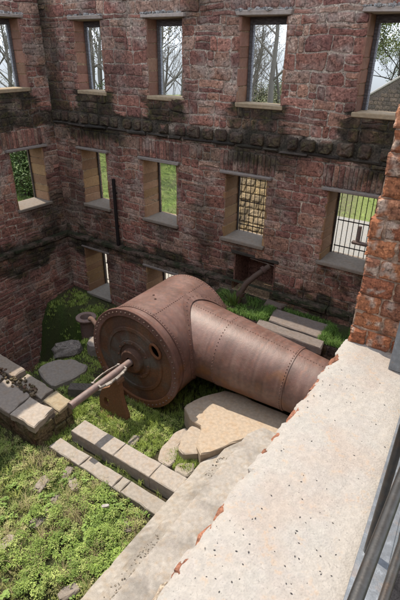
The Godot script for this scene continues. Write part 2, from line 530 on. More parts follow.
# ------------------------------------------------------------------ masonry wall
# xf maps (u, v, w): along the wall, up, out of the inner face.  holes: [u0,u1,v0,v1]; zones: same, kept free of rubble
func masonry(root: Node3D, xf: Transform3D, side: int, L: float, H: float, holes: Array, zones: Array, crit: Array, thick: float, offset_v: float, offset_w: float, v_min := 0.0) -> void:
	# core with real openings
	var us := [0.0, L]
	var vs := [v_min, H, offset_v, 5.3]
	for h in holes:
		us.append(h[0]); us.append(h[1]); vs.append(h[2]); vs.append(h[3])
	us.sort(); vs.sort()
	var fine := func(a: Array, step: float) -> Array:
		var r := []
		for i in a.size() - 1:
			if a[i + 1] - a[i] < 1e-4:
				continue
			var nn := maxi(1, int(ceil((a[i + 1] - a[i]) / step)))
			for k in nn:
				r.append(lerpf(a[i], a[i + 1], float(k) / nn))
		r.append(a[a.size() - 1])
		return r
	us = fine.call(us, 0.13)
	vs = fine.call(vs, 0.13)
	var core := MB.new()
	var inside := func(u: float, v: float) -> bool:
		for h in holes:
			if u > h[0] and u < h[1] and v > h[2] and v < h[3]:
				return true
		return false
	var face := func(v: float) -> float:
		return offset_w if v < offset_v else 0.0
	for i in us.size() - 1:
		for j in vs.size() - 1:
			var ua: float = us[i]; var ub: float = us[i + 1]; var va: float = vs[j]; var vb: float = vs[j + 1]
			var um := (ua + ub) * 0.5
			var vm := (va + vb) * 0.5
			if inside.call(um, vm):
				continue
			var w: float = face.call(vm)
			var bk: float = -thick if vm < 5.3 else -0.43
			var o := xf * Vector3(um, vm, -thick * 0.5)
			core.quad_c(xf * Vector3(ua, va, w), xf * Vector3(ub, va, w), xf * Vector3(ub, vb, w), xf * Vector3(ua, vb, w), o, mortar_colour(side, ua, va), mortar_colour(side, ub, va), mortar_colour(side, ub, vb), mortar_colour(side, ua, vb))
			var cb := Color(0.25, 0.16, 0.13)
			core.quad(xf * Vector3(ua, va, bk), xf * Vector3(ub, va, bk), xf * Vector3(ub, vb, bk), xf * Vector3(ua, vb, bk), o, cb)
			# faces towards openings and ends
			for e in [[-0.01, 0.0], [0.01, 0.0], [0.0, -0.01], [0.0, 0.01]]:
				var pu: float = um + (e[0] * 100.0) * ((ub - ua) * 0.5 + 0.001)
				var pv: float = vm + (e[1] * 100.0) * ((vb - va) * 0.5 + 0.001)
				var edge: bool = inside.call(pu, pv) or pu < 0.0 or pu > L or pv > H
				if not edge:
					continue
				var A: Vector2; var B: Vector2
				if e[0] < 0.0: A = Vector2(ua, va); B = Vector2(ua, vb)
				elif e[0] > 0.0: A = Vector2(ub, va); B = Vector2(ub, vb)
				elif e[1] < 0.0: A = Vector2(ua, va); B = Vector2(ub, va)
				else: A = Vector2(ua, vb); B = Vector2(ub, vb)
				var cj := Color(0.36, 0.24, 0.15)
				core.quad(xf * Vector3(A.x, A.y, w), xf * Vector3(B.x, B.y, w), xf * Vector3(B.x, B.y, bk), xf * Vector3(A.x, A.y, bk), o, cj)
	core.quad(xf * Vector3(0, 5.3, -thick), xf * Vector3(L, 5.3, -thick), xf * Vector3(L, 5.3, -0.43), xf * Vector3(0, 5.3, -0.43), xf * Vector3(L * 0.5, 0, 0), Color(0.25, 0.16, 0.13))
	# top of the offset
	core.quad(xf * Vector3(0, offset_v, 0), xf * Vector3(L, offset_v, 0), xf * Vector3(L, offset_v, offset_w), xf * Vector3(0, offset_v, offset_w), xf * Vector3(L * 0.5, 0, 0), Color(0.05, 0.05, 0.03))
	obj("mortar_bed", core, M.mortar, root)
	# rubble stones in rough courses
	var list := []
	crit.sort()
	var blocks := holes + zones
	for ci in crit.size() - 1:
		var c0: float = crit[ci]
		var c1: float = crit[ci + 1]
		if c1 - c0 < 0.05:
			continue
		var nn := maxi(1, roundi((c1 - c0) / 0.21))
		var hs := []
		var tot := 0.0
		for k in nn:
			var hh := rnd(0.55, 1.5)
			hs.append(hh); tot += hh
		var v := c0
		for k in nn:
			var dv: float = hs[k] / tot * (c1 - c0)
			var spans := [[0.0, L]]
			for b in blocks:
				if b[2] < v + dv - 0.01 and b[3] > v + 0.01:
					var ns := []
					for s in spans:
						if b[1] <= s[0] or b[0] >= s[1]:
							ns.append(s)
						else:
							if b[0] - s[0] > 0.03: ns.append([s[0], b[0]])
							if s[1] - b[1] > 0.03: ns.append([b[1], s[1]])
					spans = ns
			for s in spans:
				var u: float = s[0]
				while u < s[1] - 0.01:
					var wdt := rnd(0.2, 0.68) if rng.randf() < 0.78 else rnd(0.1, 0.22)
					if dv < 0.14:
						wdt = rnd(0.16, 0.5)
					if s[1] - u - wdt < 0.14:
						wdt = s[1] - u
					var j := rnd(0.003, 0.012)
					var w: float = face.call(v + dv * 0.5)
					var sk := rnd(-0.012, 0.012)
					if dv > 0.17 and rng.randf() < 0.38:
						var sp := rnd(0.4, 0.6)
						list.append([u + j, v + j, u + wdt - j, v + dv * sp - j * 0.7 + sk, w])
						list.append([u + j, v + dv * sp + j * 0.7 + sk, u + wdt - j, v + dv - j, w])
					else:
						list.append([u + j, v + j + maxf(sk, -j), u + wdt - j, v + dv - j + minf(sk, j), w])
					u += wdt
			v += dv
	var warp := func(q: Vector2) -> Vector2:
		var f := minf(q.x, L - q.x)
		for b in blocks:
			var dx := maxf(maxf(b[0] - q.x, q.x - b[1]), 0.0)
			var dy := maxf(maxf(b[2] - q.y, q.y - b[3]), 0.0)
			f = minf(f, maxf(dx, dy))
		f = clampf(f / 0.22, 0.0, 1.0)
		return Vector2(nz.get_noise_3d(q.x * 14.0, q.y * 14.0, 20.0 + side) * 0.04, nz.get_noise_3d(q.x * 11.0, q.y * 16.0, 60.0 + side) * 0.045 + nz2.get_noise_3d(q.x * 7.0, q.y * 9.0, side) * 0.04) * f
	# largest in view become parts of their own
	var inv := cam.transform.affine_inverse()
	var scored := []
	for i in list.size():
		var s = list[i]
		var p := xf * Vector3((s[0] + s[2]) * 0.5, (s[1] + s[3]) * 0.5, s[4])
		var sc := 0.0
		if on_screen(p):
			var l := inv * p
			sc = (s[2] - s[0]) * (s[3] - s[1]) / (l.z * l.z) * absf((xf.basis.z).dot((CAM - p).normalized()))
		scored.append([sc, i])
	scored.sort_custom(func(a, b): return a[0] > b[0])
	var single := {}
	for k in mini(292, scored.size()):
		if scored[k][0] > 0.0:
			single[scored[k][1]] = true
	var rest := MB.new()
	for i in list.size():
		var s = list[i]
		var pr := rnd(0.005, 0.02)
		if rng.randf() < 0.08:
			pr = rnd(0.025, 0.04)
		if single.has(i):
			var mb := MB.new()
			add_stone(mb, xf, s[0], s[1], s[2], s[3], s[4], pr, stone_colour(side), 1.0, warp)
			obj("stone", mb, M.stone, root)
		else:
			add_stone(rest, xf, s[0], s[1], s[2], s[3], s[4], pr, stone_colour(side), 1.0, warp)
	var ro := obj("rubble_facing", rest, M.stone, root)
	ro.set_meta("kind", "stuff")

# a window opening with jamb stones, sill, lintel, timber frame, maybe an iron grille
func window(root: Node3D, xf: Transform3D, side: int, h: Array, kind: String, grille: bool, thick: float, w_in: float) -> void:
	var win := part("window", root)
	var u0: float = h[0]; var u1: float = h[1]; var v0: float = h[2]; var v1: float = h[3]
	var fd := -0.56 if kind != "top" else -0.33
	var ochre := [Color(0.33, 0.20, 0.10), Color(0.36, 0.225, 0.12), Color(0.29, 0.165, 0.095), Color(0.33, 0.195, 0.115)]
	if kind == "top":
		ochre = [Color(0.30, 0.16, 0.115), Color(0.27, 0.14, 0.105), Color(0.32, 0.185, 0.13), Color(0.28, 0.15, 0.11)]
	for s in 2:
		var v := v0
		while v < v1 - 0.02:
			var dv := rnd(0.16, 0.32)
			if v1 - v - dv < 0.13:
				dv = v1 - v
			var mb := MB.new()
			var col: Color = ochre[rng.randi() % 4] * rnd(0.72, 1.12)
			var ua := u0 - 0.05 if s == 0 else u1 - rnd(0.006, 0.014)
			var ub := u0 + rnd(0.006, 0.014) if s == 0 else u1 + 0.05
			add_box(mb, Vector3(ua, v + 0.004, fd - 0.02), Vector3(ub, v + dv - 0.004, w_in + rnd(0.002, 0.012)), 0.012, col, 0.009, xf)
			obj("jamb_stone", mb, M.concrete, win)
			v += dv
	# sill
	var sb := MB.new()
	var scol := Color(0.22, 0.185, 0.155) if kind == "mid" else (Color(0.34, 0.26, 0.17) if kind == "top" else Color(0.27, 0.24, 0.21))
	var sp := 0.07 if kind != "top" else 0.035
	add_box(sb, Vector3(u0 - 0.06, v0 - 0.075, -thick + 0.04), Vector3(u1 + 0.05, v0 + 0.012, w_in + sp), 0.014, scol, 0.006, xf)
	obj("sill", sb, M.concrete, win)
	# lintel
	var lb := MB.new()
	if kind == "top":
		add_box(lb, Vector3(u0 - 0.1, v1 - 0.01, -0.2), Vector3(u1 + 0.1, v1 + 0.075, 0.09), 0.012, Color(0.36, 0.305, 0.27), 0.016, xf)
		obj("lintel", lb, M.concrete, win)
		var cr := MB.new()
		for k in 22:
			var cu := lerpf(u0 - 0.09, u1 + 0.09, rng.randf())
			var ch := 0.05 * (1.0 - absf(cu - (u0 + u1) * 0.5) / (u1 - u0)) + 0.012
			add_lump(cr, xf * Vector3(cu, v1 + 0.085, rnd(0.02, 0.08)), Vector3(rnd(0.03, 0.1), rnd(0.4, 1.0) * ch * 1.6, rnd(0.03, 0.07)), 0.0, Color(0.45, 0.42, 0.4) * rnd(0.5, 1.15), 7, 5, 0.5)
		obj("lime_crust", cr, M.mortar, win)
		var tb := MB.new()
		add_box(tb, Vector3(u0 - 0.04, v1 - 0.02, -thick + 0.02), Vector3(u1 + 0.04, v1 + 0.09, -0.202), 0.008, Color(0.15, 0.12, 0.10), 0.003, xf)
		obj("timber_lintel", tb, M.wood, win)
	else:
		add_box(lb, Vector3(u0 - 0.11, v1 - 0.012, -thick + 0.03), Vector3(u1 + 0.12, v1 + 0.05, w_in + (0.1 if kind == "mid" else 0.04)), 0.01, Color(0.25, 0.215, 0.195), 0.008, xf)
		obj("lintel", lb, M.concrete, win)
	# frame set back in the opening
	var fb := MB.new()
	var fcol := Color(0.11, 0.10, 0.10) if kind == "top" else Color(0.07, 0.057, 0.05)
	var hd := 0.13 if kind == "top" else 0.06
	var fw := 0.066 if kind == "top" else 0.045
	add_box(fb, Vector3(u0 + 0.012, v0 + 0.012, fd - 0.03), Vector3(u0 + fw, v1 - 0.012, fd + 0.02), 0.006, fcol, 0.0, xf)
	add_box(fb, Vector3(u1 - fw, v0 + 0.012, fd - 0.03), Vector3(u1 - 0.012, v1 - 0.012, fd + 0.02), 0.006, fcol, 0.0, xf)
	add_box(fb, Vector3(u0 + 0.067, v1 - 0.012 - hd, fd - 0.05), Vector3(u1 - 0.067, v1 - 0.014, fd + 0.018), 0.006, fcol, 0.0, xf)
	obj("frame", fb, M.wood, win)
	if kind == "top":
		var gb := MB.new()
		add_box(gb, Vector3(u0 + 0.067, v0 + 0.014, fd - 0.045), Vector3(u0 + 0.1, v1 - 0.145, fd - 0.005), 0.004, Color(0.34, 0.36, 0.4), 0.0, xf)
		obj("frame_lining", gb, M.wood, win)
	if grille:
		var n := 8
		for k in n:
			var u := lerpf(u0 + 0.09, u1 - 0.09, float(k) / (n - 1))
			var b := MB.new()
			add_tube(b, [xf * Vector3(u, v0 + 0.015, fd), xf * Vector3(u, v1 - 0.075, fd)], [0.008, 0.008], 6, Color(0.03, 0.026, 0.024))
			obj("bar", b, M.rough_rust, win)
		for t in [0.12, 0.5, 0.88]:
			var b := MB.new()
			var vv := lerpf(v0, v1, t)
			add_box(b, Vector3(u0 + 0.066, vv - 0.012, fd - 0.014), Vector3(u1 - 0.066, vv + 0.012, fd - 0.009), 0.001, Color(0.03, 0.026, 0.024), 0.0, xf)
			obj("cross_bar", b, M.rough_rust, win)

func voussoirs(root: Node3D, xf: Transform3D, side: int, z: Array) -> void:
	var arch := part("flat_arch", root)
	var u: float = z[0]
	while u < z[1] - 0.02:
		var w := rnd(0.07, 0.13)
		if z[1] - u - w < 0.05:
			w = z[1] - u
		var mb := MB.new()
		add_stone(mb, xf, u + 0.006, z[2] + 0.008, u + w - 0.006, z[3] - rnd(0.0, 0.03), 0.0, rnd(0.012, 0.03), stone_colour(side), 0.6)
		obj("arch_stone", mb, M.stone, arch)
		u += w

func string_course(root: Node3D, xf: Transform3D, side: int, L: float, y0: float) -> void:
	var band := part("joist_course", root)
	var lc := MB.new()
	var u := 0.0
	var rest := MB.new()
	while u < L:
		var w := rnd(0.35, 0.9)
		w = minf(w, L - u)
		if L - u - w < 0.3: w = L - u
		var mb := MB.new()
		add_box(mb, Vector3(u + rnd(0.004, 0.03), y0 - rnd(0.015, 0.04), -0.02), Vector3(u + w - rnd(0.004, 0.03), y0 + rnd(0.005, 0.03), rnd(0.03, 0.1)), 0.012, Color(0.04, 0.034, 0.028) * rnd(0.7, 1.6), 0.014, xf)
		obj("ledge_timber", mb, M.wood, band)
		u += w
	u = 0.0
	while u < L - 0.2:
		var w := rnd(0.24, 0.36)
		var mb := MB.new()
		var f := stone_colour(side)
		add_stone(mb, xf, u + 0.02, y0 + 0.045, u + w - 0.02, y0 + rnd(0.25, 0.29), 0.0, rnd(0.05, 0.085), func(q: Vector2) -> Color: return f.call(q) * 0.75 + Color(0.03, 0.022, 0.018), 0.8)
		obj("joist_stone", mb, M.stone, band)
		u += w + (rnd(0.02, 0.05) if rng.randf() < 0.8 else rnd(0.1, 0.16))

func ledge(root: Node3D, xf: Transform3D, L: float, gaps: Array, y: float, out: float) -> void:
	var band := part("offset_ledge", root)
	var u := 0.0
	while u < L:
		var w := minf(rnd(0.45, 0.95), L - u)
		var ok := true
		for g in gaps:
			if u + w > g[0] and u < g[1]:
				if g[0] - u > 0.15:
					w = g[0] - u
				else:
					u = g[1]; ok = false
		if not ok:
			continue
		var mb := MB.new()
		var uu := u
		var oo := out + rnd(-0.05, 0.03)
		var bf := func(q: Vector2) -> Color:
			return Color(0.15, 0.10, 0.08).lerp(Color(0.035, 0.036, 0.018), clampf(0.7 + 1.6 * nz.get_noise_2d(q.x * 25.0, q.y * 25.0 + 11.0), 0, 1))
		# top face laid flat: frame turned so that the stone's face points up
		var tf := xf * Transform3D(Basis(Vector3(1, 0, 0), Vector3(0, 0, -1), Vector3(0, 1, 0)), Vector3(0, y - 0.03 + rnd(-0.015, 0.01), 0))
		add_stone(mb, tf, u + 0.006, -oo, u + w - 0.006, 0.03, 0.0, 0.025, bf, 1.2)
		add_stone(mb, xf, u + 0.006, y - rnd(0.09, 0.15), u + w - 0.006, y - 0.012, oo - 0.02, 0.018, bf, 1.2)
		add_box(mb, Vector3(u + 0.01, y - 0.09, -0.02), Vector3(u + w - 0.01, y - 0.03, oo - 0.012), 0.004, Color(0.06, 0.05, 0.035), 0.0, xf)
		obj("ledge_stone", mb, M.stone, band)
		u += w

# ------------------------------------------------------------------ terrain
func hill(x: float, z: float) -> float:
	var dl := maxf(0.0, -x - 4.0)
	var db := maxf(0.0, -z - 6.5)
	var d := sqrt(dl * dl + db * db)
	var h := 2.7 * (1.0 - exp(-d / 14.0)) - 0.085 * maxf(0.0, d - 26.0)
	h += nz2.get_noise_2d(x * 2.0, z * 2.0) * 0.7 * smoothstep(0.0, 14.0, d)
	if x > -0.7 and z > -0.7 and x < 11 and z < 12:
		h += nz.get_noise_2d(x * 14.0, z * 14.0) * 0.05 + nz2.get_noise_2d(x * 8.0, z * 8.0) * 0.05
		# sunken pit along the side wall
		var wob := 0.5 * nz2.get_noise_2d(x * 12.0, z * 12.0)
		h -= 2.0 * smoothstep(1.15, 1.85, z + wob) * (1.0 - smoothstep(3.95, 4.25, z)) * (1.0 - smoothstep(1.9, 2.5, x + wob * 0.6))
		# earth banked up in the corner of the building
		h += 0.16 * exp(-(x * x + z * z) / 1.6)
	return h

func build_ground() -> void:
	var xs := []
	var x := -220.0
	while x < 230.0:
		xs.append(x)
		var d := maxf(0.0, maxf(-x - 1.0, x - 12.0))
		x += clampf(d * 0.16, 0.16, 14.0)
	var zs := []
	var z := -220.0
	while z < 230.0:
		zs.append(z)
		var d := maxf(0.0, maxf(-z - 1.0, z - 11.0))
		z += clampf(d * 0.16, 0.16, 14.0)
	var mb := MB.new()
	var H := []
	var N := []
	var Cc := []
	for i in xs.size():
		var hr := []; var nr := []; var cr := []
		for j in zs.size():
			var px: float = xs[i]; var pz: float = zs[j]
			var h := hill(px, pz)
			hr.append(Vector3(px, h, pz))
			var e := 0.2
			nr.append(Vector3(hill(px - e, pz) - hill(px + e, pz), 2.0 * e, hill(px, pz - e) - hill(px, pz + e)).normalized())
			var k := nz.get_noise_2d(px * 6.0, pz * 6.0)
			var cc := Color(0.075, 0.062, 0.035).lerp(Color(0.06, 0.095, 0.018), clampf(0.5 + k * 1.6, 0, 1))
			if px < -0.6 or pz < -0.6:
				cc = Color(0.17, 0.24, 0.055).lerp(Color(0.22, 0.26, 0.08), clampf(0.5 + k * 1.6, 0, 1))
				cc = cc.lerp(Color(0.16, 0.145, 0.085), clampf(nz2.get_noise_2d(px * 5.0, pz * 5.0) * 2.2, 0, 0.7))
			cr.append(cc)
		H.append(hr); N.append(nr); Cc.append(cr)
	for i in xs.size() - 1:
		for j in zs.size() - 1:
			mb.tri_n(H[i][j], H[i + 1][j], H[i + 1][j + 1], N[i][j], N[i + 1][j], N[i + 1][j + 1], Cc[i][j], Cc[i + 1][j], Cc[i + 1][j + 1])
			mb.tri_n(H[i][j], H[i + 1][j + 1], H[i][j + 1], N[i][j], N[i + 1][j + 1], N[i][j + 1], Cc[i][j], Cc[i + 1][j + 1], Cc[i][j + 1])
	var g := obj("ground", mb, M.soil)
	g.set_meta("kind", "structure")

func sheet(called: String, x0: float, x1: float, z0: float, z1: float, step: float, yf: Callable, colf: Callable, mat: Material) -> MeshInstance3D:
	var mb := MB.new()
	var nx := int(ceil((x1 - x0) / step))
	var nzz := int(ceil((z1 - z0) / step))
	for i in nx:
		for j in nzz:
			var q := []
			for e in [[0, 0], [1, 0], [1, 1], [0, 1]]:
				var px := lerpf(x0, x1, float(i + e[0]) / nx)
				var pz := lerpf(z0, z1, float(j + e[1]) / nzz)
				q.append(Vector3(px, yf.call(px, pz), pz))
			var o: Vector3 = q[0] - Vector3(0, 50, 0)
			mb.quad_c(q[0], q[1], q[2], q[3], o, colf.call(q[0]), colf.call(q[1]), colf.call(q[2]), colf.call(q[3]))
	return obj(called, mb, mat)

# ------------------------------------------------------------------ plants
func leaf_shape(mb: MB, at: Vector3, dir: Vector3, up: Vector3, len_: float, wid: float, col: Color) -> void:
	var s := dir.cross(up).normalized() * wid * 0.5
	var m := at + dir * len_ * 0.5
	var nn := s.cross(dir).normalized()
	if nn.y < 0: nn = -nn
	var t := at + dir * len_
	mb.tri_n(at, m + s, t, nn, nn, nn, col, col, col)
	mb.tri_n(at, t, m - s, nn, nn, nn, col, col, col)

func weed_mesh(n: int, h: float, ls: float) -> ArrayMesh:
	var mb := MB.new()
	for k in n:
		var a := rnd(0, TAU)
		var base := Vector3(rnd(-1, 1), 0, rnd(-1, 1)) * h * 0.55 + Vector3(0, rnd(0.15, 1.0) * h, 0)
		var d := Vector3(cos(a), rnd(-0.25, 0.55), sin(a)).normalized()
		var b := rnd(0.75, 1.25)
		leaf_shape(mb, base, d, Vector3(rnd(-0.3, 0.3), 1, rnd(-0.3, 0.3)).normalized(), ls * rnd(0.7, 1.3), ls * rnd(0.5, 0.85), Color(b, b, b))
	return mb.mesh()

func tuft_mesh(n: int, h: float, spread: float, wid: float) -> ArrayMesh:
	var mb := MB.new()
	for k in n:
		var a := rnd(0, TAU)
		var o := Vector3(rnd(-1, 1), 0, rnd(-1, 1)) * spread * 0.5
		var lean := rnd(0.15, 0.9)
		var hh := h * rnd(0.5, 1.2)
		var d := Vector3(cos(a), 0, sin(a))
		var s := Vector3(-sin(a), 0, cos(a)) * wid * 0.5
		var m := o + d * lean * hh * 0.35 + Vector3.UP * hh * 0.6
		var t := o + d * lean * hh * 0.95 + Vector3.UP * hh * (1.0 - lean * 0.3)
		var b := rnd(0.7, 1.25)
		var cc := Color(b, b, b)
		var nn := (s.cross(t - o)).normalized()
		if nn.y < 0: nn = -nn
		nn = (nn + Vector3.UP * 0.6).normalized()
		mb.tri_n(o - s, o + s, m + s * 0.7, nn, nn, nn, cc, cc, cc)
		mb.tri_n(o - s, m + s * 0.7, m - s * 0.7, nn, nn, nn, cc, cc, cc)
		mb.tri_n(m - s * 0.7, m + s * 0.7, t, nn, nn, nn, cc, cc, cc)
	return mb.mesh()

func scatter(called: String, label: String, category: String, mesh: Mesh, pts: Array, smin: float, smax: float, cols: Array) -> void:
	var mm := MultiMesh.new()
	mm.transform_format = MultiMesh.TRANSFORM_3D
	mm.use_colors = true
	mm.mesh = mesh
	mm.instance_count = pts.size()
	for i in pts.size():
		var s := rnd(smin, smax)
		var bs := Basis(Vector3.UP, rnd(0, TAU)).scaled(Vector3(s, s * rnd(0.8, 1.2), s))
		mm.set_instance_transform(i, Transform3D(bs, pts[i]))
		var cc: Color = cols[rng.randi() % cols.size()].lerp(cols[rng.randi() % cols.size()], rng.randf())
		mm.set_instance_color(i, cc * rnd(0.8, 1.2))
	var o := MultiMeshInstance3D.new()
	o.name = numbered(called)
	o.multimesh = mm
	o.material_override = M.leaf
	add_child(o, true)
	tag(o, label, category)
	o.set_meta("kind", "stuff")

func grow(mb: MB, at: Vector3, dir: Vector3, len_: float, rad: float, depth: int, tips: Array, col: Color) -> void:
	var p := at
	var d := dir
	var pts := [p]
	var rr := [rad]
	var segs := 3 if depth > 1 else 2
	var kids := []
	for i in segs:
		d = (d + Vector3(rnd(-1, 1), rnd(-0.5, 0.8), rnd(-1, 1)) * 0.17).normalized()
		p += d * len_ / segs
		pts.append(p)
		rr.append(rad * lerpf(1.0, 0.55, float(i + 1) / segs))
		kids.append([p, d, rr[rr.size() - 1]])
	add_tube(mb, pts, rr, 6 if depth > 3 else (4 if depth > 1 else 3), col, false)
	if depth <= 0:
		tips.append(p)
		return
	if depth <= 1:
		tips.append(p)
	for k in kids.size():
		var nb := 1 if k < kids.size() - 1 else 3
		if k == 0 and depth >= 5: nb = 0
		for b in nb:
			var side := Vector3(rnd(-1, 1), rnd(-0.15, 0.9), rnd(-1, 1)).normalized()
			var nd: Vector3 = (kids[k][1] * rnd(0.55, 1.1) + side * rnd(0.6, 1.0)).normalized()
			grow(mb, kids[k][0], nd, len_ * rnd(0.55, 0.8), kids[k][2] * rnd(0.55, 0.8), depth - 1, tips, col)

func make_tree(label: String, group: String, h: float, depth: int, leafy: int, bark: Color, leafc: Array) -> Node3D:
	var t := thing("bare_tree" if leafy < 3 else "leafy_tree", label, "tree", Vector3.ZERO, group)
	var tr := MB.new()
	var br := MB.new()
	var tips := []
	var tpts := [Vector3(0, -0.3, 0)]
	var trad := [h * 0.017]
	var p := Vector3(0, 0, 0)
	var d := Vector3.UP
	var n := 7
	for i in n:
		d = (d + Vector3(rnd(-1, 1), 0, rnd(-1, 1)) * 0.1).normalized()
		p += d * h * 0.6 / n
		tpts.append(p)
		trad.append(h * 0.015 * (1.0 - 0.11 * i))
	add_tube(tr, tpts, trad, 8, bark, false)
	for i in range(3, n + 1):
		for b in (1 if i < n else 3):
			var a := rnd(0, TAU)
			var nd := Vector3(cos(a), rnd(0.3, 1.1), sin(a)).normalized()
			grow(br, tpts[i], nd, h * rnd(0.2, 0.3), trad[i] * 0.45, depth, tips, bark)
	obj("trunk", tr, M.bark, t)
	var crown := obj("crown", br, M.bark, t)
	if leafy > 0:
		var lf := MB.new()
		for q in tips:
			for k in leafy:
				var o: Vector3 = q + Vector3(rnd(-1, 1), rnd(-1, 1), rnd(-1, 1)) * h * 0.03
				var dd := Vector3(rnd(-1, 1), rnd(-0.6, 0.8), rnd(-1, 1)).normalized()
				var cc: Color = leafc[rng.randi() % leafc.size()] * rnd(0.7, 1.25)
				leaf_shape(lf, o, dd, Vector3(rnd(-1, 1), rnd(-1, 1), rnd(-1, 1)).normalized(), h * 0.018, h * 0.011, cc)
		obj("leaves", lf, M.leaf, crown)
	return t

func make_bush(label: String, group: String, r: float, cols: Array) -> Node3D:
	var t := thing("bush", label, "bush", Vector3.ZERO, group)
	var st := MB.new()
	var lf := MB.new()
	for k in 16:
		var a := rnd(0, TAU)
		var e := Vector3(cos(a) * rnd(0.1, 0.8), rnd(0.6, 1.2), sin(a) * rnd(0.1, 0.8)) * r
		add_tube(st, [Vector3(e.x, 0, e.z) * 0.1 - Vector3(0, 0.1, 0), e * 0.5 + Vector3(rnd(-0.1, 0.1), 0, rnd(-0.1, 0.1)), e], [0.022 * r, 0.014 * r, 0.006 * r], 4, Color(0.11, 0.085, 0.06), false)
		for q in 130:
			var at := e * rnd(0.45, 1.05) + Vector3(rnd(-1, 1), rnd(-1, 1), rnd(-1, 1)) * 0.28 * r
			at.y = maxf(at.y, 0.02)
			leaf_shape(lf, at, Vector3(rnd(-1, 1), rnd(-0.4, 0.9), rnd(-1, 1)).normalized(), Vector3(rnd(-1, 1), 1, rnd(-1, 1)).normalized(), 0.075 * r, 0.045 * r, cols[rng.randi() % cols.size()] * rnd(0.65, 1.3))
	obj("stem", st, M.bark, t)
	obj("foliage", lf, M.leaf, t)
	return t

func copy_of(o: Node3D, label: String) -> Node3D:
	var c := o.duplicate()
	var nm := String(o.name)
	var cut := nm.rfind("_0")
	if cut > 0: nm = nm.substr(0, cut)
	c.name = numbered(nm)
	add_child(c, true)
	c.set_meta("label", label)
	return c

# ------------------------------------------------------------------ turbine casing
const DC := Vector3(5.23, 1.14, 0.0)
const DR := 1.09
const ZF := 3.0
const ZB := 0.95
const CZ := 1.7
func cone_y(x: float) -> float:
	return 1.245 - 0.06 * (x - 6.0)
func cone_r(x: float) -> float:
	return 0.80 - 0.075 * (x - 6.0)

func rivet(mb: MB, at: Vector3, nn: Vector3, r: float, col: Color) -> void:
	var u := nn.cross(Vector3(0.3, 0.5, 0.81)).normalized()
	var w := nn.cross(u)
	var s := 6
	var R0 := []; var R1 := []
	var N0 := []; var N1 := []
	for k in s:
		var a := TAU * k / s
		var e := u * cos(a) + w * sin(a)
		R0.append(at + e * r - nn * 0.004); N0.append(e)
		R1.append(at + e * r * 0.68 + nn * r * 0.6); N1.append((e + nn).normalized())
	var t := at + nn * r * 0.85
	for k in s:
		var k2 := (k + 1) % s
		mb.tri_n(R0[k], R0[k2], R1[k2], N0[k], N0[k2], N1[k2], col, col, col)
		mb.tri_n(R0[k], R1[k2], R1[k], N0[k], N1[k2], N1[k], col, col, col)
		mb.tri_n(R1[k], R1[k2], t, N1[k], N1[k2], nn, col, col, col)

func rust_col(p: Vector3) -> Color:
	var a := nz.get_noise_3d(p.x * 12.0, p.y * 12.0, p.z * 12.0)
	var b := nz2.get_noise_3d(p.x * 16.0, p.y * 16.0, p.z * 16.0)
	var cc := Color(0.20, 0.115, 0.096).lerp(Color(0.14, 0.074, 0.058), clampf(0.5 + a * 1.7 + b * 0.6, 0, 1))
	# old run marks: thin pale and dark streaks, and orange scale low down with a ragged edge
	var along := p.z if p.x < 6.3 else p.x
	var st := nz.get_noise_2d(along * 90.0, p.y * 5.0)
	cc = cc.lerp(Color(0.27, 0.19, 0.16), clampf((st - 0.2) * 2.0, 0, 0.2))
	cc = cc.lerp(Color(0.07, 0.04, 0.032), clampf((-st - 0.2) * 2.0, 0, 0.28))
	var o := smoothstep(0.0, 0.35, 1.02 - p.y + a * 0.9 + b * 0.4)
	return cc.lerp(Color(0.20, 0.088, 0.036), o * 0.8)

func face_col(p: Vector3) -> Color:
	var r := Vector2(p.x - DC.x, p.y - DC.y).length()
	var a := nz.get_noise_3d(p.x * 18.0, p.y * 18.0, 4.0)
	var b := nz2.get_noise_3d(p.x * 26.0, p.y * 26.0, 8.0)
	var cc := Color(0.10, 0.058, 0.04).lerp(Color(0.115, 0.10, 0.085), clampf(0.4 + 2.4 * a + (0.05 if r < 0.72 and r > 0.3 else -0.3), 0, 1))
	return cc.lerp(Color(0.17, 0.075, 0.034), clampf(b * 2.0 + (0.05 if r > 0.68 else -0.1), 0, 0.75))

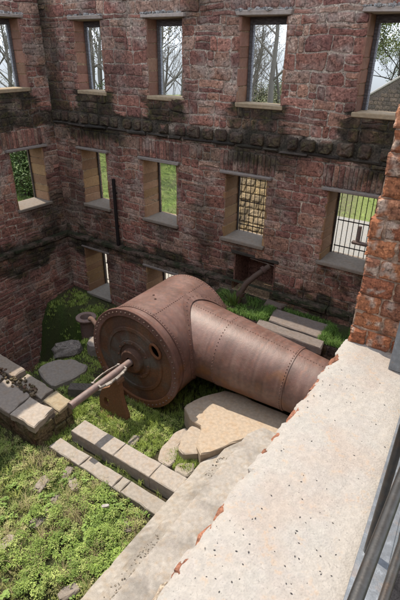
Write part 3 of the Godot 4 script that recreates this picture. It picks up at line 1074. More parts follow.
func build_casing() -> void:
	var t := thing("turbine_casing", "large riveted rusty iron drum with a tapering side pipe lying in the pit", "casing", Vector3(DC.x, 0, 2.0))
	var back := Transform3D(Basis.IDENTITY, -t.position)
	var IDX := Transform3D(Basis.IDENTITY, Vector3(DC.x, DC.y, 0))
	var put := func(called: String, mb: MB, mat: Material, parent: Node) -> MeshInstance3D:
		var o := obj(called, mb, mat, parent)
		o.position = -t.position if parent == t else Vector3.ZERO
		return o
	# shell: main plates with a lap seam at 73 degrees
	var seam := deg_to_rad(73.0)
	var sh := MB.new()
	var shell_prof := []
	for i in 31:
		shell_prof.append(Vector2(DR, lerpf(ZF - 0.2, ZB + 0.02, i / 30.0)))
	shell_prof.append(Vector2(DR - 0.02, ZB))
	var lap_prof := [Vector2(DR, ZF - 0.205)]
	for i in 31:
		lap_prof.append(Vector2(DR + 0.011, lerpf(ZF - 0.205, ZB + 0.03, i / 30.0)))
	lap_prof.append(Vector2(DR, ZB + 0.03))
	add_lathe(sh, [Vector2(DR - 0.015, ZF - 0.02), Vector2(DR - 0.015, ZF - 0.2)], 110, IDX, rust_col)
	add_lathe(sh, shell_prof, 150, IDX, rust_col, seam, seam + TAU)
	add_lathe(sh, [Vector2(DR, ZF - 0.2), Vector2(DR - 0.015, ZF - 0.2)], 110, IDX, rust_col)
	var shell: MeshInstance3D = put.call("shell", sh, M.rust, t)
	var lap := MB.new()
	add_lathe(lap, lap_prof, 46, IDX, rust_col, seam - 1.9, seam)
	for i in 20:
		var z0 := lerpf(ZF - 0.205, ZB + 0.03, i / 20.0)
		var z1 := lerpf(ZF - 0.205, ZB + 0.03, (i + 1) / 20.0)
		var e := Vector3(cos(seam), sin(seam), 0)
		var bb := Vector3(DC.x, DC.y, 0)
		lap.quad(bb + e * DR + Vector3(0, 0, z0), bb + e * (DR + 0.011) + Vector3(0, 0, z0), bb + e * (DR + 0.011) + Vector3(0, 0, z1), bb + e * DR + Vector3(0, 0, z1), bb + Vector3(0.5, 0, 1), Color(0.12, 0.07, 0.055))
	put.call("lapped_plate", lap, M.rust, t)
	var rear := MB.new()
	add_lathe(rear, [Vector2(DR - 0.02, ZB), Vector2(0.8, ZB - 0.02), Vector2(0.001, ZB - 0.05)], 72, IDX, rust_col)
	put.call("rear_plate", rear, M.rough_rust, t)
	var riv := MB.new()
	var rc := Color(0.15, 0.085, 0.07)
	var z := ZF - 0.25
	while z > ZB + 0.05:
		for da in [0.035]:
			var e := Vector3(cos(seam - da), sin(seam - da), 0)
			rivet(riv, Vector3(DC.x, DC.y, z) + e * (DR + 0.011), e, 0.016, rc)
		z -= 0.062
	for k in 110:
		var a := TAU * k / 110
		var e := Vector3(cos(a), sin(a), 0)
		var up := 0.011 if (a < seam and a > seam - 1.9) else 0.0
		rivet(riv, Vector3(DC.x, DC.y, ZF - 0.235) + e * (DR + up), e, 0.015, rc)
		rivet(riv, Vector3(DC.x, DC.y, ZB + 0.06) + e * (DR + up), e, 0.015, rc)
	var rv: MeshInstance3D = put.call("rivet_rows", riv, M.rough_rust, t)
	rv.set_meta("kind", "stuff")
	# small lugs on top of the shell
	for q in [[1.55, 2.3], [1.68, 2.18]]:
		var lug := MB.new()
		var e := Vector3(cos(q[0]), sin(q[0]), 0)
		rivet(lug, Vector3(DC.x, DC.y, q[1]) + e * DR, e, 0.03, Color(0.1, 0.06, 0.05))
		put.call("lug", lug, M.rough_rust, t)
	# front cover
	var fr := MB.new()
	add_lathe(fr, [Vector2(DR - 0.02, ZF - 0.03), Vector2(DR + 0.045, ZF - 0.028), Vector2(DR + 0.05, ZF - 0.02), Vector2(DR + 0.05, ZF + 0.035), Vector2(DR + 0.042, ZF + 0.043), Vector2(DR - 0.10, ZF + 0.045), Vector2(DR - 0.108, ZF + 0.035), Vector2(DR - 0.11, ZF - 0.005)], 120, IDX, rust_col)
	var cover := part("front_cover", t)
	cover.position = -t.position
	put.call("flange", fr, M.rough_rust, cover)
	var prof := [Vector2(DR - 0.1, ZF), Vector2(0.86, ZF + 0.004), Vector2(0.80, ZF + 0.004), Vector2(0.735, ZF + 0.006), Vector2(0.725, ZF + 0.03), Vector2(0.66, ZF + 0.035), Vector2(0.65, ZF + 0.012), Vector2(0.60, ZF + 0.012), Vector2(0.55, ZF + 0.014), Vector2(0.49, ZF + 0.018), Vector2(0.44, ZF + 0.02), Vector2(0.43, ZF + 0.045), Vector2(0.36, ZF + 0.05), Vector2(0.35, ZF + 0.025), Vector2(0.27, ZF + 0.03), Vector2(0.26, ZF + 0.13), Vector2(0.23, ZF + 0.15), Vector2(0.1, ZF + 0.15)]
	var plate := MB.new()
	var hc := Vector2(0.585, 0.43)
	var dir := hc.normalized()
	var segs := 180
	for i in prof.size() - 1:
		for k in segs:
			var a0 := TAU * k / segs
			var a1 := TAU * (k + 1) / segs
			var am := (a0 + a1) * 0.5
			var rm: float = (prof[i].x + prof[i + 1].x) * 0.5
			var pm := Vector2(cos(am), sin(am)) * rm - hc
			var lx := pm.dot(dir)
			var ly := pm.dot(Vector2(-dir.y, dir.x))
			if pow(lx / 0.085, 2) + pow(ly / 0.14, 2) < 1.0:
				continue
			add_lathe(plate, [prof[i], prof[i + 1]], 1, IDX, face_col, a0, a1)
	put.call("cover_plate", plate, M.rough_rust, cover)
	# hand hole rim
	var rim := MB.new()
	var rp := []
	for k in 25:
		var a := TAU * k / 24
		var q := hc + dir * cos(a) * 0.1 + Vector2(-dir.y, dir.x) * sin(a) * 0.155
		rp.append(Vector3(DC.x + q.x, DC.y + q.y, ZF + 0.03))
	var rr := []
	for k in 25: rr.append(0.03)
	add_tube(rim, rp, rr, 8, Color(0.16, 0.07, 0.035), false)
	put.call("hand_hole_rim", rim, M.rough_rust, cover)
	for k in 56:
		var a := TAU * k / 56
		var b := MB.new()
		var e := Vector3(cos(a), sin(a), 0)
		rivet(b, Vector3(DC.x, DC.y, ZF + 0.045) + e * (DR - 0.02), Vector3(0, 0, 1), 0.022, Color(0.17, 0.12, 0.095))
		put.call("bolt", b, M.rough_rust, cover)
	for k in 12:
		var a := TAU * k / 12
		var b := MB.new()
		rivet(b, Vector3(DC.x, DC.y, ZF + 0.05) + Vector3(cos(a), sin(a), 0) * 0.395, Vector3(0, 0, 1), 0.026, Color(0.13, 0.07, 0.045))
		put.call("bolt", b, M.rough_rust, cover)
	# bracket ear on the flange
	var ear := MB.new()
	add_tube(ear, [Vector3(DC.x - 1.05, DC.y + 0.42, ZF - 0.02), Vector3(DC.x - 1.2, DC.y + 0.5, ZF - 0.05), Vector3(DC.x - 1.3, DC.y + 0.47, ZF - 0.08)], [0.05, 0.05, 0.06], 8, Color(0.14, 0.09, 0.07))
	put.call("lifting_ear", ear, M.rough_rust, t)
	# tapering side pipe, three plate rings
	var cuts := [5.5, 6.72, 8.22, 10.1]
	var IDC := Transform3D(Basis.IDENTITY, Vector3.ZERO)
	for s in 3:
		var mb := MB.new()
		var lift := 0.0 if s != 1 else 0.012
		var n := 34
		var xa: float = cuts[s] - (0.05 if s == 2 else 0.0)
		var xb: float = cuts[s + 1] + (0.05 if s == 0 else 0.0)
		for i in n:
			for k in 72:
				var q := []
				var nq := []
				for e in [[0, 0], [1, 0], [1, 1], [0, 1]]:
					var x := lerpf(xa, xb, float(i + e[0]) / n)
					var a: float = TAU * (k + e[1]) / 72.0
					var r := cone_r(x) + lift
					q.append(Vector3(x, cone_y(x) + r * sin(a), CZ + r * cos(a)))
					nq.append(Vector3(0.075, sin(a), cos(a)).normalized())
				mb.tri_n(q[0], q[1], q[2], nq[0], nq[1], nq[2], rust_col(q[0]), rust_col(q[1]), rust_col(q[2]))
				mb.tri_n(q[0], q[2], q[3], nq[0], nq[2], nq[3], rust_col(q[0]), rust_col(q[2]), rust_col(q[3]))
		if s == 1:
			for xe in [xa, xb]:
				for k in 72:
					var a0 := TAU * k / 72.0; var a1 := TAU * (k + 1) / 72.0
					var r := cone_r(xe)
					var p0 := Vector3(xe, cone_y(xe) + r * sin(a0), CZ + r * cos(a0)); var p1 := Vector3(xe, cone_y(xe) + r * sin(a1), CZ + r * cos(a1))
					var o0 := Vector3(0, sin(a0), cos(a0)) * 0.012; var o1 := Vector3(0, sin(a1), cos(a1)) * 0.012
					mb.quad(p0, p1, p1 + o1, p0 + o0, Vector3((xa + xb) * 0.5, 1.2, CZ), Color(0.11, 0.06, 0.05))
		put.call("pipe_ring", mb, M.rust, t)
	var cr := MB.new()
	for xe in [6.72 + 0.04, 8.22 - 0.04]:
		for k in 66:
			var a := TAU * k / 66.0
			var r := cone_r(xe) + 0.012
			rivet(cr, Vector3(xe, cone_y(xe) + r * sin(a), CZ + r * cos(a)), Vector3(0, sin(a), cos(a)), 0.014, rc)
	var xx := 5.75
	while xx < 10.0:
		var a := deg_to_rad(84.0)
		var r := cone_r(xx) + (0.012 if xx > 6.72 and xx < 8.22 else 0.0)
		rivet(cr, Vector3(xx, cone_y(xx) + r * sin(a), CZ + r * cos(a)), Vector3(0, sin(a), cos(a)), 0.013, rc)
		xx += 0.058
	# flange where the pipe is riveted to the drum
	var fl := MB.new()
	var prev := []
	var NJ := 120
	for k in NJ + 1:
		var a := TAU * k / NJ
		var x := 6.0
		var y := 0.0
		for it in 12:
			y = cone_y(x) + cone_r(x) * sin(a)
			x = DC.x + sqrt(maxf(0.02, DR * DR - pow(y - DC.y, 2)))
		var r := cone_r(x)
		var zc := CZ + r * cos(a)
		var p := Vector3(x, y, zc)
		var y2 := cone_y(x) + (r + 0.10) * sin(a)
		var z2 := CZ + (r + 0.10) * cos(a)
		var dx := sqrt(maxf(0.005, DR * DR - pow(minf(y2 - DC.y, 1.06), 2)))
		var p2 := Vector3(DC.x + dx, y2, z2)
		var nn := (Vector3(p2.x - DC.x, p2.y - DC.y, 0)).normalized()
		var n1 := (Vector3(p.x - DC.x, p.y - DC.y, 0)).normalized()
		var cur := [p + n1 * 0.03, p2 + nn * 0.022, p2 + nn * 0.002, nn]
		if k > 0:
			fl.tri_n(prev[0], cur[0], cur[1], prev[3], cur[3], cur[3], rust_col(p), rust_col(p), rust_col(p))
			fl.tri_n(prev[0], cur[1], prev[1], prev[3], cur[3], prev[3], rust_col(p), rust_col(p), rust_col(p))
			fl.quad(prev[1], cur[1], cur[2], prev[2], p, Color(0.12, 0.07, 0.055))
		if k < NJ and k % 2 == 0:
			rivet(cr, (cur[0] + cur[1]) * 0.5, nn, 0.014, rc)
		prev = cur
	put.call("saddle_flange", fl, M.rust, t)
	var cv: MeshInstance3D = put.call("pipe_rivet_rows", cr, M.rough_rust, t)
	cv.set_meta("kind", "stuff")

func build_shaft() -> void:
	var t := thing("drive_shaft", "grey brown iron shaft poking out of the drum cover over the grass", "shaft", Vector3(5.2, 0, 3.9))
	var o := -t.position
	var mb := MB.new()
	var A := Vector3(5.23, 1.14, 3.1)
	var B := Vector3(5.21, 1.10, 4.72)
	add_tube(mb, [A, A.lerp(B, 0.5), B], [0.074, 0.072, 0.072], 28, Color(0.22, 0.16, 0.145))
	var sh := obj("shaft_bar", mb, M.rust, t); sh.position = o
	# remains of a pale split clamp: bent strips on both sides
	for sd in [-1, 1]:
		var c := MB.new()
		var f0 := 0.16
		for k in 6:
			var f1 := f0 + 0.075
			var p0 := A.lerp(B, f0); var p1 := A.lerp(B, f1)
			var e0 := 0.09 + 0.05 * sin((f0 - 0.16) / 0.45 * PI); var e1 := 0.09 + 0.05 * sin((f1 - 0.16) / 0.45 * PI)
			var w0 := rnd(0.02, 0.05); var w1 := rnd(0.02, 0.05)
			var a0 := p0 + Vector3(sd * e0, 0.05, 0); var a1 := p1 + Vector3(sd * e1, 0.05, 0)
			var b0 := a0 + Vector3(sd * w0, -0.02, 0); var b1 := a1 + Vector3(sd * w1, -0.02, 0)
			var dn := Vector3(0, -0.03, 0)
			var cl := Color(0.40, 0.36, 0.32) * rnd(0.7, 1.1)
			var ce := (a0 + b1) * 0.5 + dn * 0.5
			c.quad(a0, a1, b1, b0, ce, cl); c.quad(a0 + dn, a1 + dn, b1 + dn, b0 + dn, ce, cl)
			c.quad(a0, a1, a1 + dn, a0 + dn, ce, cl); c.quad(b0, b1, b1 + dn, b0 + dn, ce, cl)
			f0 = f1
		for f in [0.17, 0.6]:
			var p := A.lerp(B, f)
			add_tube(c, [p + Vector3(sd * 0.06, 0.06, 0), p + Vector3(sd * 0.12, 0.04, 0)], [0.02, 0.018], 6, Color(0.42, 0.38, 0.34))
		var co := obj("clamp_strap", c, M.rough_rust, t); co.position = o
	# cast bracket under the shaft
	var pd := thing("bearing_bracket", "rusty orange cast iron bracket with an oval hole under the shaft", "bracket", Vector3(5.1, 0, 3.55))
	pd.scale = Vector3(0.85, 1.0, 0.8)
	var outl := [Vector2(-0.48, -0.06), Vector2(0.42, -0.06), Vector2(0.44, 0.1), Vector2(0.30, 0.55), Vector2(0.26, 1.0), Vector2(0.06, 1.0), Vector2(-0.06, 0.72), Vector2(-0.34, 0.56), Vector2(-0.46, 0.3)]
	var hole := []
	for k in 14:
		var a := TAU * k / 14
		hole.append(Vector2(-0.22 + 0.09 * cos(a), 0.27 + 0.12 * sin(a)))
	var pb := MB.new()
	# strip between outline and hole: walk both with angle matching
	var N := 56
	var ro := []
	var hi := []
	var hc := Vector2(-0.22, 0.27)
	for k in N:
		var a := TAU * k / N
		var d := Vector2(cos(a), sin(a))
		hi.append(hc + Vector2(0.085 * d.x, 0.115 * d.y))
		var best := 0.0
		for i in outl.size():
			var r = Geometry2D.segment_intersects_segment(hc, hc + d * 3.0, outl[i], outl[(i + 1) % outl.size()])
			if r != null:
				best = maxf(best, hc.distance_to(r))
		ro.append(hc + d * best)
	var th := 0.06
	for k in N:
		var j := (k + 1) % N
		var col := Color(0.22, 0.11, 0.062)
		for s in [-1, 1]:
			pb.quad(Vector3(ro[k].x, ro[k].y, s * th), Vector3(ro[j].x, ro[j].y, s * th), Vector3(hi[j].x, hi[j].y, s * th), Vector3(hi[k].x, hi[k].y, s * th), Vector3(ro[k].x, ro[k].y, -s * 9.0), col)
		pb.quad(Vector3(ro[k].x, ro[k].y, -th), Vector3(ro[j].x, ro[j].y, -th), Vector3(ro[j].x, ro[j].y, th), Vector3(ro[k].x, ro[k].y, th), Vector3(hc.x, hc.y, 0), col)
		var hm: Vector2 = hi[k] + (hi[k] - hc)
		pb.quad(Vector3(hi[k].x, hi[k].y, -th), Vector3(hi[j].x, hi[j].y, -th), Vector3(hi[j].x, hi[j].y, th), Vector3(hi[k].x, hi[k].y, th), Vector3(hm.x, hm.y, 0), col)
	obj("web_plate", pb, M.rough_rust, pd)
	var rib := MB.new()
	add_box(rib, Vector3(-0.5, -0.08, -0.2), Vector3(0.46, -0.012, 0.2), 0.015, Color(0.2, 0.10, 0.06), 0.006)
	obj("foot_plate", rib, M.rough_rust, pd)
	var rb2 := MB.new()
	add_box(rb2, Vector3(0.02, 0.92, -0.12), Vector3(0.3, 1.03, 0.12), 0.02, Color(0.2, 0.11, 0.07), 0.006)
	obj("bearing_seat", rb2, M.rough_rust, pd)
	# shaft block in the grass
	var bm := MB.new()
	var xf := Transform3D(Basis(Vector3.UP, 0.55), Vector3(4.35, 0.2, 3.35))
	add_box(bm, Vector3(-0.6, -0.2, -0.12), Vector3(0.6, 0.03, 0.12), 0.012, Color(0.12, 0.105, 0.09), 0.01, xf)
	tag(obj("timber_beam", bm, M.wood), "weathered grey timber beam lying behind the iron bracket", "beam")

# ------------------------------------------------------------------ scene
func _ready() -> void:
	rng.seed = 20240611
	nz.seed = 5; nz.frequency = 0.1; nz.fractal_octaves = 3
	nz2.seed = 9; nz2.frequency = 0.05; nz2.fractal_octaves = 4
	# camera
	cam = Camera3D.new()
	cam.name = "camera"
	cam.fov = 65.1
	cam.near = 0.05
	cam.far = 900.0
	cam.position = CAM
	cam.basis = Basis(Vector3.UP, deg_to_rad(34.1)) * Basis(Vector3.RIGHT, deg_to_rad(-28.4)) * Basis(Vector3.BACK, deg_to_rad(0.6))
	add_child(cam)
	cam.current = true
	# sky and exposure
	var env := Environment.new()
	env.background_mode = Environment.BG_SKY
	var sky := Sky.new()
	var sm := ProceduralSkyMaterial.new()
	sm.sky_top_color = Color(0.70, 0.725, 0.765)
	sm.sky_horizon_color = Color(0.88, 0.92, 0.97)
	sm.sky_curve = 0.16
	sm.ground_horizon_color = Color(0.84, 0.875, 0.91)
	sm.ground_curve = 0.1
	sm.ground_bottom_color = Color(0.25, 0.23, 0.2)
	sm.sky_energy_multiplier = 1.6
	sky.sky_material = sm
	env.sky = sky
	env.tonemap_mode = Environment.TONE_MAPPER_LINEAR
	env.tonemap_exposure = 1.36
	env.sdfgi_enabled = true
	env.ssao_enabled = true
	env.ssil_enabled = true
	var we := WorldEnvironment.new()
	we.name = "environment"
	we.environment = env
	add_child(we)
	# sun: high, from beyond the left wall
	var sun := DirectionalLight3D.new()
	sun.name = "sun"
	sun.light_energy = 1.6
	sun.light_color = Color(1.0, 0.955, 0.89)
	sun.light_angular_distance = 0.5
	sun.shadow_enabled = true
	var el := deg_to_rad(61.0)
	var az := deg_to_rad(12.0)
	var dir := Vector3(cos(el) * cos(az), -sin(el), cos(el) * sin(az))
	sun.basis = Basis.looking_at(dir, Vector3(0, 0, 1))
	add_child(sun)

	make_materials()
	build_ground()
	build_walls()
	build_foreground()
	build_pit()
	build_casing()
	build_shaft()
	build_outside()
	build_plants()

func build_walls() -> void:
	var TH := 0.66
	# back wall: u = x, w = +z
	var bw := thing("stone_wall", "long ruined red sandstone wall with three rows of empty windows", "wall", Vector3.ZERO)
	var bx := Transform3D(Basis(Vector3(1, 0, 0), Vector3(0, 1, 0), Vector3(0, 0, 1)), Vector3.ZERO)
	var holes := []
	var zones := []
	for q in back_tops: holes.append([q[0], q[1], 5.8, 7.3])
	for q in back_mids: holes.append([q[0], q[1], 2.92, 4.4])
	var g := [[0.8, 1.68, 0.15, 1.62], [3.15, 4.1, 0.15, 1.62]]
	for q in g: holes.append(q)
	var vent := [5.78, 6.78, 1.72, 2.6]
	holes.append(vent)
	for q in back_mids: zones.append([q[0] - 0.16, q[1] + 0.16, 4.4, 4.88])
	zones.append([-1, 20, 4.965, 5.3])
	for q in back_tops: zones.append([q[0] - 0.1, q[1] + 0.1, 7.3, 7.39])
	for q in g: zones.append([q[0] - 0.1, q[1] + 0.1, 1.62, 1.68])
	zones.append([-1, 5.6, 1.8, 1.95])
	zones.append([6.85, 20, 1.8, 1.95])
	masonry(bw, bx, 0, 12.0, 8.2, holes, zones, [0.0, 0.15, 1.62, 1.8, 1.95, 2.6, 2.92, 4.4, 4.88, 4.965, 5.3, 5.8, 7.3, 7.39, 8.2], TH, 1.93, 0.12)
	for q in back_tops: window(bw, bx, 0, [q[0], q[1], 5.8, 7.3], "top", false, 0.43, 0.0)
	for i in back_mids.size():
		var q = back_mids[i]
		window(bw, bx, 0, [q[0], q[1], 2.92, 4.4], "mid", i >= 2, TH, 0.0)
		voussoirs(bw, bx, 0, [q[0] - 0.16, q[1] + 0.16, 4.45, 4.88])
	for q in g: window(bw, bx, 0, q, "low", true, TH, 0.12)
	string_course(bw, bx, 0, 12.0, 5.0)
	ledge(bw, bx, 12.0, [[5.62, 6.84]], 1.95, 0.2)
	# low opening for the pipe: stone edging, timber lintel and a pale bar across
	var vp := part("pipe_opening", bw)
	var lb := MB.new()
	add_box(lb, Vector3(vent[0] - 0.1, vent[3] - 0.01, -TH + 0.03), Vector3(vent[1] + 0.1, vent[3] + 0.07, 0.035), 0.012, Color(0.05, 0.04, 0.035), 0.006)
	obj("timber_lintel", lb, M.wood, vp)
	var bk := MB.new()
	add_box(bk, Vector3(vent[0] - 0.02, vent[2] - 0.1, -0.9), Vector3(vent[1] + 0.02, vent[3] + 0.02, -0.67), 0.01, Color(0.235, 0.12, 0.092))
	obj("back_stone", bk, M.stone, vp)
	for sx in [vent[0] - 0.03, vent[1] - 0.012]:
		var jm := MB.new()
		add_box(jm, Vector3(sx, vent[2] - 0.05, -0.665), Vector3(sx + 0.042, vent[3] - 0.012, 0.01), 0.006, Color(0.235, 0.12, 0.092), 0.004)
		obj("jamb_stone", jm, M.stone, vp)
	var pb := MB.new()
	add_tube(pb, [Vector3(vent[0] + 0.24, 2.42, -0.3), Vector3(vent[1] + 0.0, 2.36, -0.34)], [0.016, 0.016], 8, Color(0.6, 0.58, 0.55))
	obj("cross_bar", pb, M.steel, vp)
	# left wall: u = z, w = +x
	var lw := thing("stone_wall", "ruined red sandstone side wall meeting the long wall in the corner", "wall", Vector3.ZERO)
	var lx := Transform3D(Basis(Vector3(0, 0, 1), Vector3(0, 1, 0), Vector3(1, 0, 0)), Vector3.ZERO)
	var lh := []
	var lz := []
	for q in left_tops: lh.append([q[0], q[1], 5.84, 7.34])
	for q in left_mids: lh.append([q[0], q[1], 2.93, 4.42])
	for q in left_mids: lz.append([q[0] - 0.16, q[1] + 0.16, 4.42, 4.9])
	for q in left_tops: lz.append([q[0] - 0.1, q[1] + 0.1, 7.34, 7.43])
	lz.append([-1, 20, 1.8, 1.95])
	masonry(lw, lx, 1, 9.5, 8.05, lh, lz, [-2.2, 0.0, 1.8, 1.95, 2.93, 4.42, 4.9, 5.2, 5.84, 7.34, 7.43, 8.05], TH, 1.93, 0.12, -2.2)
	for q in left_tops: window(lw, lx, 1, [q[0], q[1], 5.84, 7.34], "top", false, 0.43, 0.0)
	for q in left_mids:
		window(lw, lx, 1, [q[0], q[1], 2.93, 4.42], "mid", false, TH, 0.0)
		voussoirs(lw, lx, 1, [q[0] - 0.16, q[1] + 0.16, 4.47, 4.9])
	ledge(lw, lx, 9.5, [], 1.95, 0.2)
	var lt := part("broken_wall_top", lw)
	var u := 0.0
	while u < 9.3:
		var w := rnd(0.25, 0.6)
		var mb := MB.new()
		add_box(mb, Vector3(u, 8.0, -0.6), Vector3(u + w - 0.01, 8.05 + rnd(0.02, 0.4), -0.05), 0.03, pal[rng.randi() % 7], 0.03, lx)
		obj("top_stone", mb, M.stone, lt)
		u += w
	# vent pipe fixed to the back wall
	var vpipe := MB.new()
	add_tube(vpipe, [Vector3(2.14, 1.98, 0.09), Vector3(2.14, 3.78, 0.09)], [0.045, 0.045], 14, Color(0.012, 0.011, 0.011))
	add_tube(vpipe, [Vector3(2.14, 2.5, 0.0), Vector3(2.14, 2.5, 0.09)], [0.02, 0.02], 8, Color(0.012, 0.011, 0.011))
	add_tube(vpipe, [Vector3(2.14, 3.4, 0.0), Vector3(2.14, 3.4, 0.09)], [0.02, 0.02], 8, Color(0.012, 0.011, 0.011))
	tag(obj("iron_post", vpipe, M.rough_rust), "black upright iron post fixed to the long wall above the ledge", "post")

func build_foreground() -> void:
	# wall the photographer leans over: rubble body, brick pier, rendered sill
	var fw := thing("sill_wall", "foreground wall with a broad white rendered top and broken edge", "wall", Vector3(10.45, 0, 8.0))
	var off := -fw.position
	var body := MB.new()
	add_box(body, Vector3(10.31, -0.2, 6.9), Vector3(10.64, 5.53, 10.5), 0.02, Color(0.3, 0.2, 0.16), 0.0)
	add_box(body, Vector3(10.31, -0.2, 0.05), Vector3(10.9, 5.5, 6.898), 0.02, Color(0.3, 0.2, 0.16), 0.0)
	add_box(body, Vector3(10.44, 5.502, 0.05), Vector3(10.9, 8.2, 6.28), 0.02, Color(0.3, 0.2, 0.16), 0.0)
	var bo := obj("wall_body", body, M.mortar, fw); bo.position = off
	var ew := thing("stone_wall", "red sandstone end wall closing the ruin opposite the long wall", "wall", Vector3(5, 0, 10.8))
	var eb := MB.new()
	add_box(eb, Vector3(-5.6, -0.2, -0.25), Vector3(5.25, 8.1, 0.35), 0.02, Color(0.26, 0.14, 0.11))
	obj("wall_body", eb, M.stone, ew)
	# render coat on top with ragged inner edge
	var sm := MB.new()
	var nzs := 420
	var nxs := 22
	var z0 := 6.86
	var z1 := 10.4
	var chip := func(z: float) -> float:
		var r := 0.0
		for c in [[8.27, 0.07], [8.06, 0.085], [7.83, 0.03], [7.66, 0.06], [7.5, 0.05], [7.3, 0.09], [7.05, 0.05]]:
			r = maxf(r, 0.011 * (1.0 - smoothstep(c[1] * 0.75, c[1] * 1.05, absf(z - c[0]) + 0.01 * nz.get_noise_2d(z * 200.0, 3.0))))
		return r
	var edge := func(z: float) -> float:
		return 10.283 + 0.004 * nz.get_noise_2d(z * 40.0, 2.0) + 0.004 * nz.get_noise_2d(z * 300.0, 7.0) + chip.call(z)
	var top := func(x: float, z: float, ex: float) -> float:
		var y := 5.6 + 0.006 * nz.get_noise_2d(x * 50.0, z * 50.0) + 0.003 * nz2.get_noise_2d(x * 300.0, z * 300.0)
		var d: float = x - ex
		return y - 0.018 * exp(-d * 60.0)
	for i in nzs:
		for j in nxs:
			var q := []
			for e in [[0, 0], [0, 1], [1, 1], [1, 0]]:
				var z := lerpf(z0, z1, float(i + e[0]) / nzs)
				var ex: float = edge.call(z)
				var f := float(j + e[1]) / nxs
				var x := lerpf(ex, 10.70, pow(f, 1.5))
				q.append(Vector3(x, top.call(x, z, ex), z))
			var cs := []
			for p in q:
				var k := nz2.get_noise_2d(p.x * 60.0, p.z * 60.0)
				var k2 := nz.get_noise_2d(p.x * 55.0 + 90, p.z * 55.0)
				var cc := Color(0.355, 0.323, 0.29).lerp(Color(0.332, 0.277, 0.235), clampf(k * 1.6, 0, 0.6))
				cc = cc.lerp(Color(0.335, 0.315, 0.29), clampf(k2 * 1.5, 0, 0.5))
				cs.append(cc)
			sm.quad_c(q[0], q[1], q[2], q[3], q[0] - Vector3(0, 9, 0), cs[0], cs[1], cs[2], cs[3])
			if j == 0:
				var dn := Vector3(0.012, -0.075, 0)
				sm.quad(q[0], q[3], q[3] + dn, q[0] + dn, Vector3(12, 5.6, q[0].z), Color(0.6, 0.54, 0.47))
	var so := obj("rendered_sill", sm, M.render, fw); so.position = off
	# broken stones and bricks showing along the edge
	var z := 6.9
	while z < 9.4:
		var w := rnd(0.07, 0.2)
		var mb := MB.new()
		var red := rng.randf() < 0.82
		var col: Color = (Color(0.33, 0.14, 0.085) if red else Color(0.42, 0.33, 0.25)) * rnd(0.75, 1.2)
		var outp := rnd(-0.004, 0.013)
		add_lump(mb, Vector3(10.318, 5.55 + rnd(-0.008, 0.006), z + w * 0.5), Vector3(0.07 + outp, 0.075, w * 1.02), 0.0, col, 14, 9, 0.35)
		var o := obj("edge_stone", mb, M.brick, fw); o.position = off
		z += w
	for row in 3:
		z = 6.9
		while z < 9.4:
			var w := rnd(0.18, 0.3)
			var mb := MB.new()
			add_box(mb, Vector3(10.305 - rnd(0.0, 0.012), 5.43 - row * 0.09, z), Vector3(10.34, 5.51 - row * 0.09, z + w - 0.012), 0.012, Color(0.32, 0.13, 0.08) * rnd(0.7, 1.15), 0.006)
			var o := obj("edge_brick", mb, M.brick, fw); o.position = off
			z += w
	# specks scattered over the render
	var sp := MB.new()
	for k in 230:
		var cz := 7.0 + pow(rng.randf(), 0.8) * 1.7
		var cx := rnd(10.31, 10.65)
		if nz2.get_noise_2d(cx * 40.0, cz * 40.0) < -0.12:
			continue
		var s := rnd(0.0011, 0.0026)
		var a := rnd(0, TAU)
		var p := Vector3(cx, 5.6 + 0.006 * nz.get_noise_2d(cx * 50.0, cz * 50.0) + 0.003 * nz2.get_noise_2d(cx * 300.0, cz * 300.0) + s * 0.3, cz)
		var d := Vector3(cos(a), 0, sin(a)) * s * 1.7
		var e := Vector3(-sin(a), 0, cos(a)) * s
		var t := Vector3(0, s * 0.9, 0)
		var col := Color(0.03, 0.026, 0.024)
		for q in [[d, e], [e, -d], [-d, -e], [-e, d]]:
			sp.tri(p + q[0], p + q[1], p + t, p, col, col, col)
	var spo := obj("seed_specks", sp, M.speck)
	tag(spo, "small black seed specks scattered on the white rendered sill", "specks")
	spo.set_meta("kind", "stuff")

	# brick pier rising from the far end of the sill
	var pier := thing("brick_pier", "broken orange brick pier with pale mortar rising from the white sill", "pier", Vector3(10.6, 5.6, 6.6))
	var poff := -pier.position
	var ch := 0.086
	var core := MB.new()
	add_box(core, Vector3(10.36, 5.5, 6.3), Vector3(11.4, 8.4, 6.865), 0.01, Color(0.50, 0.37, 0.28), 0.0)
	var co := obj("mortar_core", core, M.mortar, pier); co.position = poff
	var bcol := [Color(0.42, 0.15, 0.07), Color(0.47, 0.18, 0.085), Color(0.36, 0.125, 0.065), Color(0.50, 0.22, 0.12), Color(0.40, 0.17, 0.10)]
	for c in 32:
		var y := 5.59 + c * ch
		var lean := 0.0022 * c
		var x := 10.285 + lean + rnd(-0.007, 0.018)
		var head := c % 2 == 0
		var first := true
		while x < 11.3:
			var w := (0.112 if head else 0.228) * rnd(0.94, 1.05)
			if first and rng.randf() < 0.45:
				w *= rnd(0.5, 0.9)
			var mb := MB.new()
			var front := 6.889 + rnd(-0.006, 0.008)
			rough_brick(mb, Vector3(x + 0.004, y + 0.003, front - 0.2), Vector3(x + w - 0.004, y + ch - 0.003, front), bcol[rng.randi() % 5] * rnd(0.8, 1.15))
			var o := obj("brick", mb, M.brick, pier); o.position = poff
			x += w
			first = false
		# returns along the inner face of the wall
		var zz := 6.68
		while zz > 6.3:
			var mb := MB.new()
			var w := 0.22 if head else 0.11
			add_box(mb, Vector3(10.29 + lean + rnd(-0.01, 0.02), y + 0.006, zz - w + 0.006), Vector3(10.42, y + ch - 0.006, zz - 0.006), 0.012, bcol[rng.randi() % 5] * rnd(0.8, 1.1), 0.005)
			var o := obj("brick", mb, M.brick, pier); o.position = poff
			zz -= w
	var jm := MB.new()
